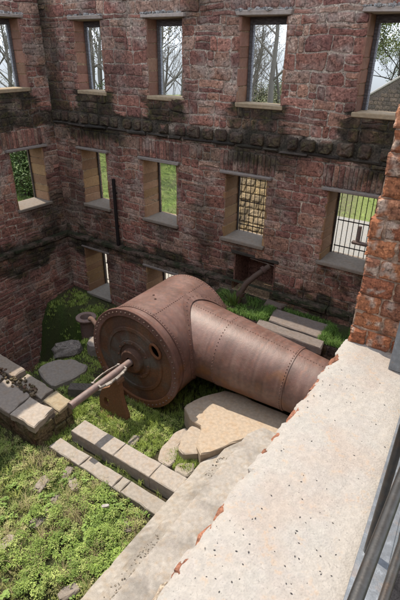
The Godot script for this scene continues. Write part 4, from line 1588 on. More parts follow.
	for i in 90:
		for j in 190:
			var q := []
			for e in [[0, 0], [1, 0], [1, 1], [0, 1]]:
				var x: float = lerpf(10.30, 11.0, float(i + e[0]) / 90.0) + 0.0256 * (j + e[1]) / 190.0 * 2.8
				var y := lerpf(5.58, 8.3, float(j + e[1]) / 190.0)
				q.append(Vector3(x, y, 6.872 + 0.008 * nz.get_noise_2d(x * 160.0, y * 160.0) + 0.008 * nz2.get_noise_2d(x * 60.0, y * 60.0)))
			jm.quad(q[0], q[1], q[2], q[3], q[0] - Vector3(0, 0, 5), Color(0.50, 0.33, 0.235))
	var jo := obj("joint_mortar", jm, M.mortar, pier); jo.position = poff
	# iron pintle let into the pier
	var pin := thing("iron_pintle", "short rusty iron hinge pin sticking out of the brick pier", "hinge", Vector3(10.3, 6.06, 6.85))
	var a := MB.new()
	add_box(a, Vector3(-0.07, -0.007, -0.010), Vector3(0.06, 0.007, 0.010), 0.003, Color(0.09, 0.06, 0.05), 0.002)
	obj("arm", a, M.rough_rust, pin)
	var b := MB.new()
	add_tube(b, [Vector3(-0.045, 0.006, 0), Vector3(-0.045, 0.075, 0)], [0.008, 0.007], 10, Color(0.08, 0.055, 0.05))
	obj("pin", b, M.rough_rust, pin)

	# galvanised angle along the outer edge of the sill
	var ag := thing("steel_angle", "galvanised steel angle lying along the outer edge of the sill", "angle bar", Vector3(10.69, 5.62, 7.9))
	var ab := MB.new()
	var rot := Transform3D(Basis(Vector3.UP, deg_to_rad(4.0)), Vector3.ZERO)
	add_box(ab, Vector3(-0.016, -0.004, -0.95), Vector3(0.062, 0.004, 1.6), 0.0015, Color(0.25, 0.268, 0.292), 0.0, rot)
	obj("top_leaf", ab, M.steel, ag)
	var ab2 := MB.new()
	add_box(ab2, Vector3(0.0625, -0.08, -0.95), Vector3(0.069, 0.004, 1.6), 0.0015, Color(0.23, 0.248, 0.27), 0.0, rot)
	obj("side_leaf", ab2, M.steel, ag)
	# upright flat by the pier
	var up := MB.new()
	add_box(up, Vector3(10.515, 5.6, 7.0), Vector3(10.60, 6.9, 7.008), 0.0015, Color(0.25, 0.268, 0.292), 0.0)
	tag(obj("steel_upright", up, M.steel), "flat galvanised steel upright standing against the brick pier", "post")
	# railing
	var rl := thing("steel_railing", "dark grey round bar railing beside the white sill", "railing", Vector3(10.74, 5.6, 8.0))
	var ro := -rl.position
	var rcol := Color(0.075, 0.072, 0.07)
	for q in [[Vector3(10.73, 6.1, 6.9), Vector3(10.73, 6.1, 9.6)], [Vector3(10.765, 5.78, 6.9), Vector3(10.765, 5.78, 9.6)]]:
		var mb := MB.new()
		add_tube(mb, [q[0], q[1]], [0.0105, 0.0105], 14, rcol)
		var o := obj("rail", mb, M.steel, rl); o.position = ro
	for zz in [7.9, 7.2]:
		var mb := MB.new()
		add_tube(mb, [Vector3(10.695, 5.62, zz), Vector3(10.70, 6.75, zz + 0.0)], [0.010, 0.010], 14, rcol)
		var o := obj("baluster", mb, M.steel, rl); o.position = ro
		var tb := MB.new()
		add_tube(tb, [Vector3(10.70, 6.06, zz), Vector3(10.735, 6.1, zz)], [0.007, 0.007], 8, rcol)
		var o2 := obj("tie", tb, M.steel, rl); o2.position = ro
	# walkway deck on the outer side
	var deck := thing("walkway_deck", "dark weathered timber walkway beyond the steel railing", "walkway", Vector3(11.6, 5.15, 8.5))
	for k in 8:
		var mb := MB.new()
		add_box(mb, Vector3(-0.82 + k * 0.145, -0.05, -1.55), Vector3(-0.82 + k * 0.145 + 0.135, 0.0, 2.4), 0.006, Color(0.10, 0.085, 0.075) * rnd(0.8, 1.2), 0.002)
		obj("plank", mb, M.wood, deck)
	for zz in [-1.2, 1.9]:
		var mb := MB.new()
		add_box(mb, Vector3(0.1, -5.2, zz - 0.08), Vector3(0.28, -0.052, zz + 0.08), 0.01, Color(0.1, 0.09, 0.08))
		obj("post", mb, M.wood, deck)
	for zz in [-1.2, 1.9]:
		var mb := MB.new()
		add_box(mb, Vector3(-0.85, -0.2, zz - 0.05), Vector3(0.34, -0.051, zz + 0.05), 0.006, Color(0.1, 0.09, 0.08))
		obj("bearer", mb, M.wood, deck)

# brick with worn, uneven faces
func rough_brick(mb: MB, lo: Vector3, hi: Vector3, col: Color) -> void:
	var nx := maxi(5, int((hi.x - lo.x) / 0.011))
	var ny := 8
	var s := rnd(0, 900)
	var mid := (lo + hi) * 0.5
	var sz := hi - lo
	var pt := func(i: int, j: int) -> Vector3:
		var fx := float(i) / nx
		var fy := float(j) / ny
		var x := lerpf(lo.x, hi.x, fx)
		var y := lerpf(lo.y, hi.y, fy)
		var ex := minf(fx, 1.0 - fx) * sz.x
		var ey := minf(fy, 1.0 - fy) * sz.y
		var e := minf(ex, ey)
		var d := 0.012 * exp(-e * 130.0) * (1.0 + nz.get_noise_2d(x * 150 + s, y * 150)) + 0.007 * maxf(0.0, nz.get_noise_2d(x * 120.0 + s, y * 120.0) + 0.1)
		var jx := 0.0
		if i == 0 or i == nx:
			jx = 0.005 * nz.get_noise_2d(y * 300.0 + s, i)
		var jy := 0.0
		if j == 0 or j == ny:
			jy = 0.004 * nz.get_noise_2d(x * 200.0 + s, j * 3.0)
		return Vector3(x + jx, y + jy, hi.z - d)
	var cf := func(p: Vector3) -> Color:
		var k := nz.get_noise_2d(p.x * 110.0 + 300, p.y * 110.0)
		var k2 := nz2.get_noise_2d(p.x * 90.0, p.y * 90.0 + 50)
		var cc := col.lerp(Color(0.55, 0.43, 0.34), clampf((k - 0.2) * 5.0, 0, 0.75))
		return cc.lerp(Color(0.22, 0.09, 0.055), clampf((k2 - 0.1) * 2.5, 0, 0.6))
	for i in nx:
		for j in ny:
			var a: Vector3 = pt.call(i, j); var b: Vector3 = pt.call(i + 1, j); var c: Vector3 = pt.call(i + 1, j + 1); var d: Vector3 = pt.call(i, j + 1)
			mb.quad_c(a, b, c, d, mid, cf.call(a), cf.call(b), cf.call(c), cf.call(d))
	for i in nx:
		for j in [0, ny]:
			var a: Vector3 = pt.call(i, j); var b: Vector3 = pt.call(i + 1, j)
			mb.quad(a, b, Vector3(b.x, b.y, lo.z), Vector3(a.x, a.y, lo.z), mid, col)
	for j in ny:
		for i in [0, nx]:
			var a: Vector3 = pt.call(i, j); var b: Vector3 = pt.call(i, j + 1)
			mb.quad(a, b, Vector3(b.x, b.y, lo.z), Vector3(a.x, a.y, lo.z), mid, col)

# corner-cutting, to round off a worn outline
func rounded(p: Array, times: int) -> Array:
	for t in times:
		var r := []
		for i in p.size():
			var a: Vector2 = p[i]
			var b: Vector2 = p[(i + 1) % p.size()]
			r.append(a.lerp(b, 0.14))
			r.append(a.lerp(b, 0.86))
		p = r
	return p

func v2(a: Array) -> Array:
	var r := []
	for q in a: r.append(Vector2(q[0], q[1]))
	return r

func build_pit() -> void:
	# raised ground behind the pipe
	var rg := sheet("raised_ground", 5.5, 10.4, 0.0, 1.02, 0.12, func(x, z): return 1.68 + 0.03 * nz.get_noise_2d(x * 16, z * 16), func(p): return Color(0.07, 0.055, 0.035).lerp(Color(0.05, 0.075, 0.018), clampf(0.5 + 2 * nz.get_noise_2d(p.x * 9, p.z * 9), 0, 1)), M.soil)
	rg.set_meta("kind", "structure")
	var rt := thing("retaining_wall", "low stone retaining wall holding the ground behind the pipe", "wall", Vector3(8, 0, 1.0))
	var fx := Transform3D(Basis(Vector3(1, 0, 0), Vector3(0, 1, 0), Vector3(0, 0, 1)), Vector3(-2.5, 0, 0.02))
	var cb := MB.new()
	add_box(cb, Vector3(-2.5, -0.1, -0.2), Vector3(2.35, 1.64, 0.02), 0.02, Color(0.2, 0.15, 0.12))
	obj("mortar_bed", cb, M.mortar, rt)
	var fy := Transform3D(Basis(Vector3(0, 0, -1), Vector3(0, 1, 0), Vector3(-1, 0, 0)), Vector3(-2.5, 0, 0))
	var cb2 := MB.new()
	add_box(cb2, Vector3(-2.5, -0.1, -0.98), Vector3(-2.3, 1.64, -0.202), 0.02, Color(0.2, 0.15, 0.12))
	obj("mortar_bed", cb2, M.mortar, rt)
	for k in 8:
		var x := 0.0
		while x < 4.8:
			var w := rnd(0.3, 0.6)
			var mb := MB.new()
			add_stone(mb, fx, x + 0.01, k * 0.205 + 0.01, minf(x + w, 4.85) - 0.01, k * 0.205 + 0.195, 0.0, rnd(0.02, 0.04), stone_colour(2))
			obj("stone", mb, M.stone, rt)
			x += w
	# big slabs on it, the first one split
	var s1 := MB.new()
	add_slab(s1, v2([[7.05, 0.42], [8.3, 0.40], [8.42, 0.98], [7.2, 0.95]]), 1.6, 1.745, Color(0.21, 0.175, 0.155), 0.02, 0.014)
	tag(obj("stone_slab", s1, M.concrete), "worn grey flagstone set in grass by the long wall", "slab")
	var s2 := MB.new()
	add_slab(s2, v2([[7.0, 1.0], [8.45, 1.02], [8.5, 1.3], [7.05, 1.26]]), 1.58, 1.73, Color(0.19, 0.16, 0.145), 0.02, 0.014)
	tag(obj("stone_slab", s2, M.concrete), "narrow grey flagstone between the cracked joint and the riveted pipe", "slab")
	var s3 := MB.new()
	add_slab(s3, v2([[6.75, 0.16], [7.25, 0.13], [7.2, 0.36], [6.8, 0.42]]), 1.6, 1.78, Color(0.15, 0.115, 0.10), 0.03, 0.03)
	tag(obj("stone_slab", s3, M.concrete), "small rough stone at the foot of the wall by the pipe opening", "slab")
	# pipe coming out of the opening
	var pp := thing("iron_pipe", "dark rusty cranked iron pipe coming out of the low wall opening", "pipe", Vector3(6.4, 1.7, 0.4))
	var pb := MB.new()
	add_tube(pb, [Vector3(-0.14, -0.05, 0.26), Vector3(-0.10, 0.28, 0.2), Vector3(-0.03, 0.48, 0.1), Vector3(0.1, 0.64, -0.05), Vector3(0.3, 0.83, -0.32)], [0.065, 0.065, 0.065, 0.062, 0.062], 14, Color(0.085, 0.055, 0.045))
	obj("pipe_bend", pb, M.rough_rust, pp)
	for q in [[Vector3(-0.112, 0.2, 0.212), Vector3(-0.095, 0.29, 0.195)], [Vector3(0.2, 0.735, -0.185), Vector3(0.24, 0.775, -0.235)]]:
		var mb := MB.new()
		add_tube(mb, [q[0], q[1]], [0.095, 0.095], 14, Color(0.08, 0.05, 0.04))
		obj("collar", mb, M.rough_rust, pp)
	# standing pipe with flange in the dark corner
	var st := thing("flanged_pipe", "short upright iron pipe with a pale round flange in the dark corner", "pipe", Vector3(2.45, 0.0, 1.78))
	var fb := MB.new()
	add_lathe(fb, [Vector2(0.17, -0.1), Vector2(0.17, 0.56), Vector2(0.255, 0.56), Vector2(0.265, 0.57), Vector2(0.265, 0.605), Vector2(0.255, 0.615), Vector2(0.155, 0.615), Vector2(0.15, 0.6), Vector2(0.145, -0.05)], 36, Transform3D(Basis(Vector3(1, 0, 0), Vector3(0, 0, -1), Vector3(0, 1, 0)), Vector3.ZERO), func(p): return Color(0.16, 0.105, 0.09) if p.y < 0.57 else Color(0.25, 0.18, 0.16))
	obj("pipe_body", fb, M.rough_rust, st)
	# slab and stones near the corner
	var a1 := MB.new()
	add_slab(a1, rounded(v2([[2.62, 3.55], [2.72, 3.05], [3.05, 2.82], [3.5, 2.78], [3.62, 3.0], [3.6, 3.35], [3.45, 3.8], [3.0, 3.72]]), 1), -0.1, 0.14, Color(0.30, 0.26, 0.225), 0.03, 0.02)
	tag(obj("stone_slab", a1, M.concrete), "rounded pale stone slab in the grass near the low stone wall", "slab")
	var a2 := MB.new()
	add_lump(a2, Vector3(3.25, 0.16, 2.1), Vector3(0.62, 0.5, 0.55), 0.5, Color(0.28, 0.245, 0.22), 9, 6, 0.3)
	tag(obj("boulder", a2, M.concrete), "pale angular boulder beside the drum cover", "boulder")
	var a3 := MB.new()
	add_lump(a3, Vector3(2.6, 0.1, 2.62), Vector3(0.75, 0.36, 0.5), 0.9, Color(0.25, 0.215, 0.19), 9, 6, 0.3)
	tag(obj("boulder", a3, M.stone), "rounded grey boulder in the shade behind the pale slab", "boulder")
	# low stone wall that carried the shaft
	var lw := thing("low_stone_wall", "low broken stone wall with flat pale cap stones beside the shaft end", "wall", Vector3(3.6, 0, 4.7))
	var lo := -lw.position
	var mc := MB.new()
	add_box(mc, Vector3(0.15, -2.1, 4.2), Vector3(4.56, 0.48, 5.1), 0.03, Color(0.14, 0.105, 0.075))
	var m0 := obj("mortar_bed", mc, M.mortar, lw); m0.position = lo
	var wc := [Color(0.2, 0.145, 0.085), Color(0.24, 0.18, 0.12), Color(0.16, 0.125, 0.07), Color(0.2, 0.12, 0.08)]
	for r in 2:
		var x := 0.15
		while x < 4.5:
			var w := minf(rnd(0.55, 0.95), 4.6 - x)
			var mb := MB.new()
			add_stone(mb, Transform3D(Basis.IDENTITY, Vector3(0, 0, 5.1)), x + 0.012, -0.05 + r * 0.27, x + w - 0.012, 0.21 + r * 0.27, 0.0, rnd(0.02, 0.05), func(q): return wc[int(absf(q.x * 7)) % 4].lerp(Color(0.06, 0.065, 0.02), clampf(nz.get_noise_2d(q.x * 30, q.y * 30) * 2.0, 0, 0.7)))
			var o := obj("stone", mb, M.stone, lw); o.position = lo
			x += w
		var z := -5.1
		while z < -4.25:
			var w := minf(rnd(0.3, 0.5), -4.2 - z)
			var mb := MB.new()
			add_stone(mb, Transform3D(Basis(Vector3(0, 0, -1), Vector3(0, 1, 0), Vector3(1, 0, 0)), Vector3(4.56, 0, 0)), z + 0.012, -0.05 + r * 0.27, z + w - 0.012, 0.21 + r * 0.27, 0.0, rnd(0.02, 0.05), func(q): return Color(0.24, 0.18, 0.11).lerp(Color(0.07, 0.075, 0.02), clampf(nz.get_noise_2d(q.x * 30, q.y * 30) * 2.0, 0, 0.7)))
			var o := obj("stone", mb, M.stone, lw); o.position = lo
			z += w
	var caps := [
		[[3.85, 4.62], [4.5, 4.58], [4.63, 5.14], [3.95, 5.17], 0.6, Color(0.42, 0.365, 0.31)],
		[[2.9, 4.5], [3.78, 4.56], [3.88, 5.15], [3.0, 5.17], 0.57, Color(0.33, 0.285, 0.245)],
		[[0.9, 4.42], [1.7, 4.45], [1.68, 5.16], [0.85, 5.14], 0.58, Color(0.32, 0.27, 0.23)],
		[[0.16, 4.15], [0.84, 4.2], [0.8, 5.12], [0.16, 5.12], 0.6, Color(0.30, 0.25, 0.21)],
		[[1.75, 4.42], [2.82, 4.5], [2.92, 5.16], [1.7, 5.16], 0.57, Color(0.31, 0.265, 0.225)],
		[[3.1, 4.12], [3.98, 4.16], [4.02, 4.5], [3.15, 4.46], 0.54, Color(0.33, 0.28, 0.23)],
		[[4.05, 4.14], [4.55, 4.18], [4.6, 4.54], [4.08, 4.52], 0.54, Color(0.36, 0.295, 0.2)],
		[[1.7, 4.02], [3.02, 4.1], [3.06, 4.42], [1.75, 4.36], 0.6, Color(0.31, 0.255, 0.21)]]
	for q in caps:
		var mb := MB.new()
		add_slab(mb, v2([q[0], q[1], q[2], q[3]]), 0.45, q[4], q[5], 0.02, 0.02)
		var o := obj("cap_stone", mb, M.concrete, lw); o.position = lo
	for k in 90:
		var mb := MB.new()
		add_lump(mb, Vector3(rnd(1.7, 3.9), 0.575 + rnd(0, 0.03), 4.47 + rnd(-1, 1) * rnd(0.0, 0.22)), Vector3(rnd(0.03, 0.09), rnd(0.03, 0.06), rnd(0.03, 0.09)), rnd(0, 3), wc[rng.randi() % 4] * rnd(0.6, 1.2), 7, 5, 0.3)
		var o := obj("loose_stone", mb, M.stone, lw); o.position = lo
	# kerbs running along x
	var ka := thing("stone_kerb", "upper pale stone kerb between the grass and the stepped gully", "kerb", Vector3(6.0, 0, 4.4))
	var xs := [4.95, 6.05, 6.9, 7.46]
	for i in 3:
		var mb := MB.new()
		add_slab(mb, v2([[xs[i] + 0.003, 4.24], [xs[i + 1] - 0.003, 4.24], [xs[i + 1] - 0.003, 4.6], [xs[i] + 0.003, 4.6]]), -0.12, 0.28 + 0.004 * i, Color(0.43, 0.38, 0.33) * rnd(0.88, 1.03), 0.014, 0.006)
		var o := obj("kerb_stone", mb, M.concrete, ka); o.position = -ka.position
	var kb := thing("stone_kerb", "lower mossy pale stone kerb at the edge of the weed bed", "kerb", Vector3(6.0, 0, 4.85))
	var xb := [4.78, 5.6, 6.42, 6.6, 7.46]
	for i in 4:
		var mb := MB.new()
		add_slab(mb, v2([[xb[i] + 0.004, 4.74], [xb[i + 1] - 0.004, 4.74], [xb[i + 1] - 0.004, 5.02], [xb[i] + 0.004, 5.02]]), -0.15, 0.13 + rnd(-0.006, 0.006), Color(0.38, 0.34, 0.295) * rnd(0.88, 1.03), 0.016, 0.008)
		var o := obj("kerb_stone", mb, M.concrete, kb); o.position = -kb.position
	# tan slab and its rounded steps
	var ts := thing("stone_steps", "sandy stone landing with two rounded steps next to the drum", "steps", Vector3(7, 0, 3))
	var lst := [
		[[[6.42, 2.95], [6.6, 2.42], [6.9, 2.0], [8.5, 2.0], [8.5, 2.66], [8.04, 2.71], [7.455, 3.83], [7.22, 3.66], [7.06, 3.22], [6.78, 3.2]], 0.46, Color(0.46, 0.375, 0.285), "landing"],
		[[[6.80, 3.22], [7.0, 3.12], [7.2, 3.42], [7.34, 3.72], [7.12, 3.9], [6.96, 3.86], [6.84, 3.56]], 0.36, Color(0.42, 0.355, 0.285), "step"],
		[[[6.57, 3.42], [6.66, 3.22], [6.76, 3.24], [6.84, 3.66], [7.02, 4.0], [7.0, 4.17], [6.74, 4.18], [6.6, 3.92]], 0.22, Color(0.40, 0.345, 0.285), "step"],
		[[[7.04, 4.02], [7.3, 3.82], [7.4, 3.98], [7.38, 4.16], [7.12, 4.18]], 0.2, Color(0.38, 0.33, 0.27), "step"]]
	for q in lst:
		var mb := MB.new()
		add_slab(mb, rounded(v2(q[0]), 1), -0.15, q[1], q[2], 0.022, 0.016)
		var o := obj(q[3], mb, M.concrete, ts); o.position = -ts.position
	# concrete floor along the foreground wall
	var cf := thing("concrete_floor", "long grey concrete floor with two shallow steps below the sill", "floor", Vector3(8.8, 0, 5))
	var start := func(x: float) -> float:
		return maxf(2.68, 3.86 - (x - 7.46) * 1.98)
	for q in [[7.46, 7.68, 0.33, Color(0.40, 0.365, 0.32), "concrete_step"], [7.68, 7.90, 0.43, Color(0.38, 0.345, 0.30), "concrete_step"], [7.90, 10.3, 0.56, Color(0.40, 0.37, 0.335), "floor_slab"]]:
		var mb := MB.new()
		add_strip(mb, q[0], q[1], q[2], 9.5, start, q[3])
		var o := obj(q[4], mb, M.concrete, cf); o.position = -cf.position
	var grit := MB.new()
	for k in 380:
		var p := Vector3(7.88 - 0.16 * pow(rng.randf(), 2.0), 0.432, rnd(3.6, 7.6))
		if nz2.get_noise_2d(p.x * 30.0, p.z * 14.0) < -0.05: continue
		var s := rnd(0.006, 0.02)
		var col := Color(0.33, 0.28, 0.23) * rnd(0.5, 1.3)
		add_lump(grit, p, Vector3(s, s * 0.7, s) * 1.6, rnd(0, 3), col, 5, 3, 0.2)
	var go := obj("grit", grit, M.stone)
	tag(go, "coarse grit and dirt lying on the second step of the concrete floor", "grit")
	go.set_meta("kind", "stuff")
	# loose stones in the weeds
	var ls := [[5.32, 5.63, 0.3, "pale loose stone in the shaded grass near the low wall"], [5.49, 5.19, 0.22, "light loose stone just below the mossy kerb"], [5.76, 5.3, 0.26, "second light stone lying below the mossy kerb"], [5.75, 5.71, 0.16, "small grey stone half hidden in the weeds"], [5.85, 6.1, 0.3, "long grey stone sunk in the thin weeds"], [7.1, 5.42, 0.18, "buff stone at the edge of the concrete floor"], [5.75, 6.7, 0.26, "grey stone lying in bare dirt among the weeds"], [7.12, 6.62, 0.26, "buff stone between the leafy weeds and the concrete edge"], [5.0, 4.42, 0.34, "pale broken stone at the start of the upper kerb"], [5.95, 3.95, 0.24, "light grey stone in the grass in front of the drum"]]
	for q in ls:
		var mb := MB.new()
		add_lump(mb, Vector3(q[0], 0.03, q[1]), Vector3(q[2] * 1.2, 0.10, q[2] * 0.7), rnd(0, 3), Color(0.34, 0.295, 0.25) * rnd(0.7, 1.1), 11, 7, 0.5)
		tag(obj("loose_stone", mb, M.concrete), q[3], "stone")
	var can := MB.new()
	add_lump(can, Vector3(6.64, 0.2, 5.4), Vector3(0.13, 0.04, 0.06), 0.8, Color(0.45, 0.43, 0.4), 9, 6, 0.4)
	tag(obj("loose_stone", can, M.concrete), "small whitish stone chip lying on top of the green weeds", "stone")

# ------------------------------------------------------------------ beyond the windows
func build_outside() -> void:
	# gravel paths
	var p1 := sheet("path", -4.0, 12.5, -2.6, -0.72, 0.4, func(x, z): return hill(x, z) + 0.012, func(_p): return Color(0.36, 0.33, 0.285), M.concrete)
	p1.set_meta("kind", "structure")
	var p2 := sheet("path", 3.4, 12.5, -10.2, -2.65, 0.4, func(x, z): return hill(x, z) + 0.012, func(_p): return Color(0.27, 0.255, 0.235), M.concrete)
	p2.set_meta("kind", "structure")
	# sunlit ochre stone bank wall seen through the third window
	var ow := thing("ochre_stone_wall", "sunlit ochre stone wall leaning back outside the barred window", "wall", Vector3(4.2, 0, -2.9))
	ow.rotation.x = deg_to_rad(-35.0)
	var oc := MB.new()
	add_box(oc, Vector3(-1.3, -0.2, -0.4), Vector3(1.25, 4.3, 0.0), 0.03, Color(0.3, 0.22, 0.12))
	obj("mortar_bed", oc, M.mortar, ow)
	for r in 18:
		var x := -1.3
		while x < 1.2:
			var w := minf(rnd(0.2, 0.5), 1.25 - x)
			var mb := MB.new()
			var col := Color(0.47, 0.33, 0.16).lerp(Color(0.36, 0.27, 0.17), rng.randf()) * rnd(0.8, 1.15)
			add_stone(mb, Transform3D.IDENTITY, x + 0.012, r * 0.24 + 0.012, x + w - 0.012, r * 0.24 + 0.228, 0.0, rnd(0.02, 0.06), func(q): return col.lerp(Color(0.07, 0.055, 0.04), clampf((nz2.get_noise_2d(q.x * 40 + 7, q.y * 14) - 0.05) * 3.0, 0, 0.8)))
			obj("stone", mb, M.stone, ow)
			x += w
	# ruined gable in the upper right window
	var gw := thing("gable_wall", "ruined stone gable with pale sloping coping seen through the upper window", "wall", Vector3(3.4, 0, -20.3))
	var gp := [Vector2(-1.6, 0), Vector2(-1.6, 4.0), Vector2(3.4, 7.25), Vector2(6.0, 5.6), Vector2(6.0, 0)]
	var gm := MB.new()
	var gc := Vector3(2.5, 3, 0)
	for s in [-0.25, 0.25]:
		for i in gp.size():
			var a: Vector2 = gp[i]; var b: Vector2 = gp[(i + 1) % gp.size()]
			gm.tri(Vector3(a.x, a.y, s), Vector3(b.x, b.y, s), Vector3(2.5, 3, s), Vector3(2.5, 3, 0), Color(0.2, 0.16, 0.13), Color(0.2, 0.16, 0.13), Color(0.2, 0.16, 0.13))
	obj("wall_body", gm, M.mortar, gw)
	var gs := MB.new()
	for r in 34:
		var x := -1.6
		while x < 5.9:
			var w := minf(rnd(0.2, 0.5), 6.0 - x)
			var y1 := r * 0.21 + 0.2
			var lim := lerpf(4.0, 7.25, (x + 1.6) / 5.0) if x < 3.2 else lerpf(7.25, 5.6, clampf((x + w - 3.4) / 2.6, 0, 1))
			if y1 < lim:
				var col := Color(0.17, 0.135, 0.11).lerp(Color(0.28, 0.2, 0.15), rng.randf())
				add_stone(gs, Transform3D(Basis.IDENTITY, Vector3(0, 0, 0.25)), x + 0.012, r * 0.21 + 0.01, x + w - 0.012, y1, 0.0, 0.03, func(_q): return col)
			x += w
	var gso := obj("rubble_facing", gs, M.stone, gw)
	gso.set_meta("kind", "stuff")
	for i in [1, 2]:
		var a: Vector2 = gp[i]; var b: Vector2 = gp[i + 1]
		var ang := (b - a).angle()
		var cm := MB.new()
		add_box(cm, Vector3(0, 0.0, -0.32), Vector3(a.distance_to(b), 0.1, 0.32), 0.02, Color(0.5, 0.47, 0.43), 0.0, Transform3D(Basis(Vector3.BACK, ang), Vector3(a.x, a.y, 0)))
		obj("coping", cm, M.concrete, gw)
	# pale stone trough on the path
	var tb := thing("stone_trough", "pale stone trough on the path outside the barred right window", "trough", Vector3(6.75, 0, -4.4))
	for q in [[Vector3(-0.5, -0.02, -0.3), Vector3(0.5, 0.12, 0.3)], [Vector3(-0.5, 0.121, -0.3), Vector3(0.5, 0.5, -0.2)], [Vector3(-0.5, 0.121, 0.2), Vector3(0.5, 0.5, 0.3)], [Vector3(-0.5, 0.121, -0.199), Vector3(-0.4, 0.5, 0.199)], [Vector3(0.4, 0.121, -0.199), Vector3(0.5, 0.5, 0.199)]]:
		var mb := MB.new()
		add_box(mb, q[0], q[1], 0.012, Color(0.55, 0.53, 0.5))
		obj("trough_side", mb, M.concrete, tb)
	# woods on the slope
	var kinds := []
	kinds.append(make_tree("tall bare grey tree with fine twigs on the slope outside", "bare trees on the slope", 11.0, 3, 0, Color(0.29, 0.265, 0.235), []))
	kinds.append(make_tree("slender bare brown tree with upright twigs on the slope outside", "bare trees on the slope", 9.0, 3, 0, Color(0.25, 0.22, 0.19), []))
	kinds.append(make_tree("thin budding tree with sparse yellow green leaves on the slope", "budding trees on the slope", 9.5, 3, 1, Color(0.2, 0.175, 0.14), [Color(0.12, 0.14, 0.04), Color(0.16, 0.16, 0.06)]))
	kinds.append(make_tree("leafy olive green tree in young leaf behind the ruined gable", "leafy trees behind the gable", 8.5, 3, 7, Color(0.10, 0.085, 0.065), [Color(0.11, 0.13, 0.035), Color(0.15, 0.16, 0.05), Color(0.075, 0.10, 0.03)]))
	var labels := ["tall bare grey tree with fine twigs on the slope outside", "slender bare brown tree with upright twigs on the slope outside", "thin budding tree with sparse yellow green leaves on the slope", "leafy olive green tree in young leaf behind the ruined gable"]
	var first := [true, true, true, true]
	var place := func(k: int, x: float, z: float, s: float) -> void:
		var t: Node3D = kinds[k] if first[k] else copy_of(kinds[k], labels[k])
		first[k] = false
		t.position = Vector3(x, hill(x, z) - 0.1, z)
		t.rotation.y = rnd(0, TAU)
		t.scale = Vector3.ONE * s
	# bearings as seen from inside through each opening, at various distances
	var aims := [[1.6, 0.0], [3.85, 0.0], [6.15, 0.0], [8.5, 0.0], [0.0, 1.15], [3.6, 0.0], [1.35, 0.0], [6.3, 0.0], [5.9, 0.0], [0.0, 0.9]]
	for rep in 4:
		for i in aims.size():
			var d := Vector2(aims[i][0] - CAM.x, aims[i][1] - CAM.z).normalized()
			d = d.rotated(rnd(-0.06, 0.06))
			var dist: float = 27.0 + rep * 6.0 + rnd(-2.5, 3.5)
			var p := Vector2(CAM.x, CAM.z) + d * dist
			var k: int = [0, 1, 0, 1, 0, 2][rng.randi() % 6]
			if aims[i][0] > 8.0:
				k = 3
				p += d * 12.0
			place.call(k, p.x, p.y, rnd(0.75, 1.25))
	var bk := [make_bush("dense dark green evergreen bush on the grassy slope", "bushes on the slope", 1.5, [Color(0.045, 0.075, 0.02), Color(0.07, 0.10, 0.03)]), make_bush("pale grey green scrubby bush under the trees", "scrub under the trees", 1.3, [Color(0.15, 0.16, 0.09), Color(0.19, 0.18, 0.11)])]
	var bl := ["dense dark green evergreen bush on the grassy slope", "pale grey green scrubby bush under the trees"]
	var bf := [true, true]
	for i in 84:
		var k := 1
		var p: Vector2
		if i < 6:
			k = 0
			var d := Vector2(0.0 - CAM.x, rnd(0.55, 1.45) - CAM.z).normalized()
			p = Vector2(CAM.x, CAM.z) + d * rnd(22.0, 27.0)
		else:
			var a = aims[rng.randi() % aims.size()]
			var d := Vector2(a[0] - CAM.x, a[1] - CAM.z).normalized().rotated(rnd(-0.09, 0.09))
			p = Vector2(CAM.x, CAM.z) + d * rnd(27.0, 46.0)
			k = 1 if rng.randf() < 0.75 else 0
		var t: Node3D = bk[k] if bf[k] else copy_of(bk[k], bl[k])
		bf[k] = false
		t.position = Vector3(p.x, hill(p.x, p.y) - 0.1, p.y)
		t.rotation.y = rnd(0, TAU)
		t.scale = Vector3.ONE * rnd(0.7, 1.5)

func blocked(x: float, z: float) -> bool:
	if z > 4.2 and z < 5.03 and x > 4.9: return true
	if x > 7.44 and z > 2.6: return true
	if x > 6.42 and z > 2.0 and z < 4.25 and x + (z - 2.0) * 0.0 > 6.5: return true
	if x < 4.62 and z > 4.15 and z < 5.18: return true
	if x < 2.5 and z > 1.25 and z < 4.2 and hill(x, z) < -0.9: return true
	if Vector2(x - 3.12, z - 3.3).length() < 0.45: return true
	return false

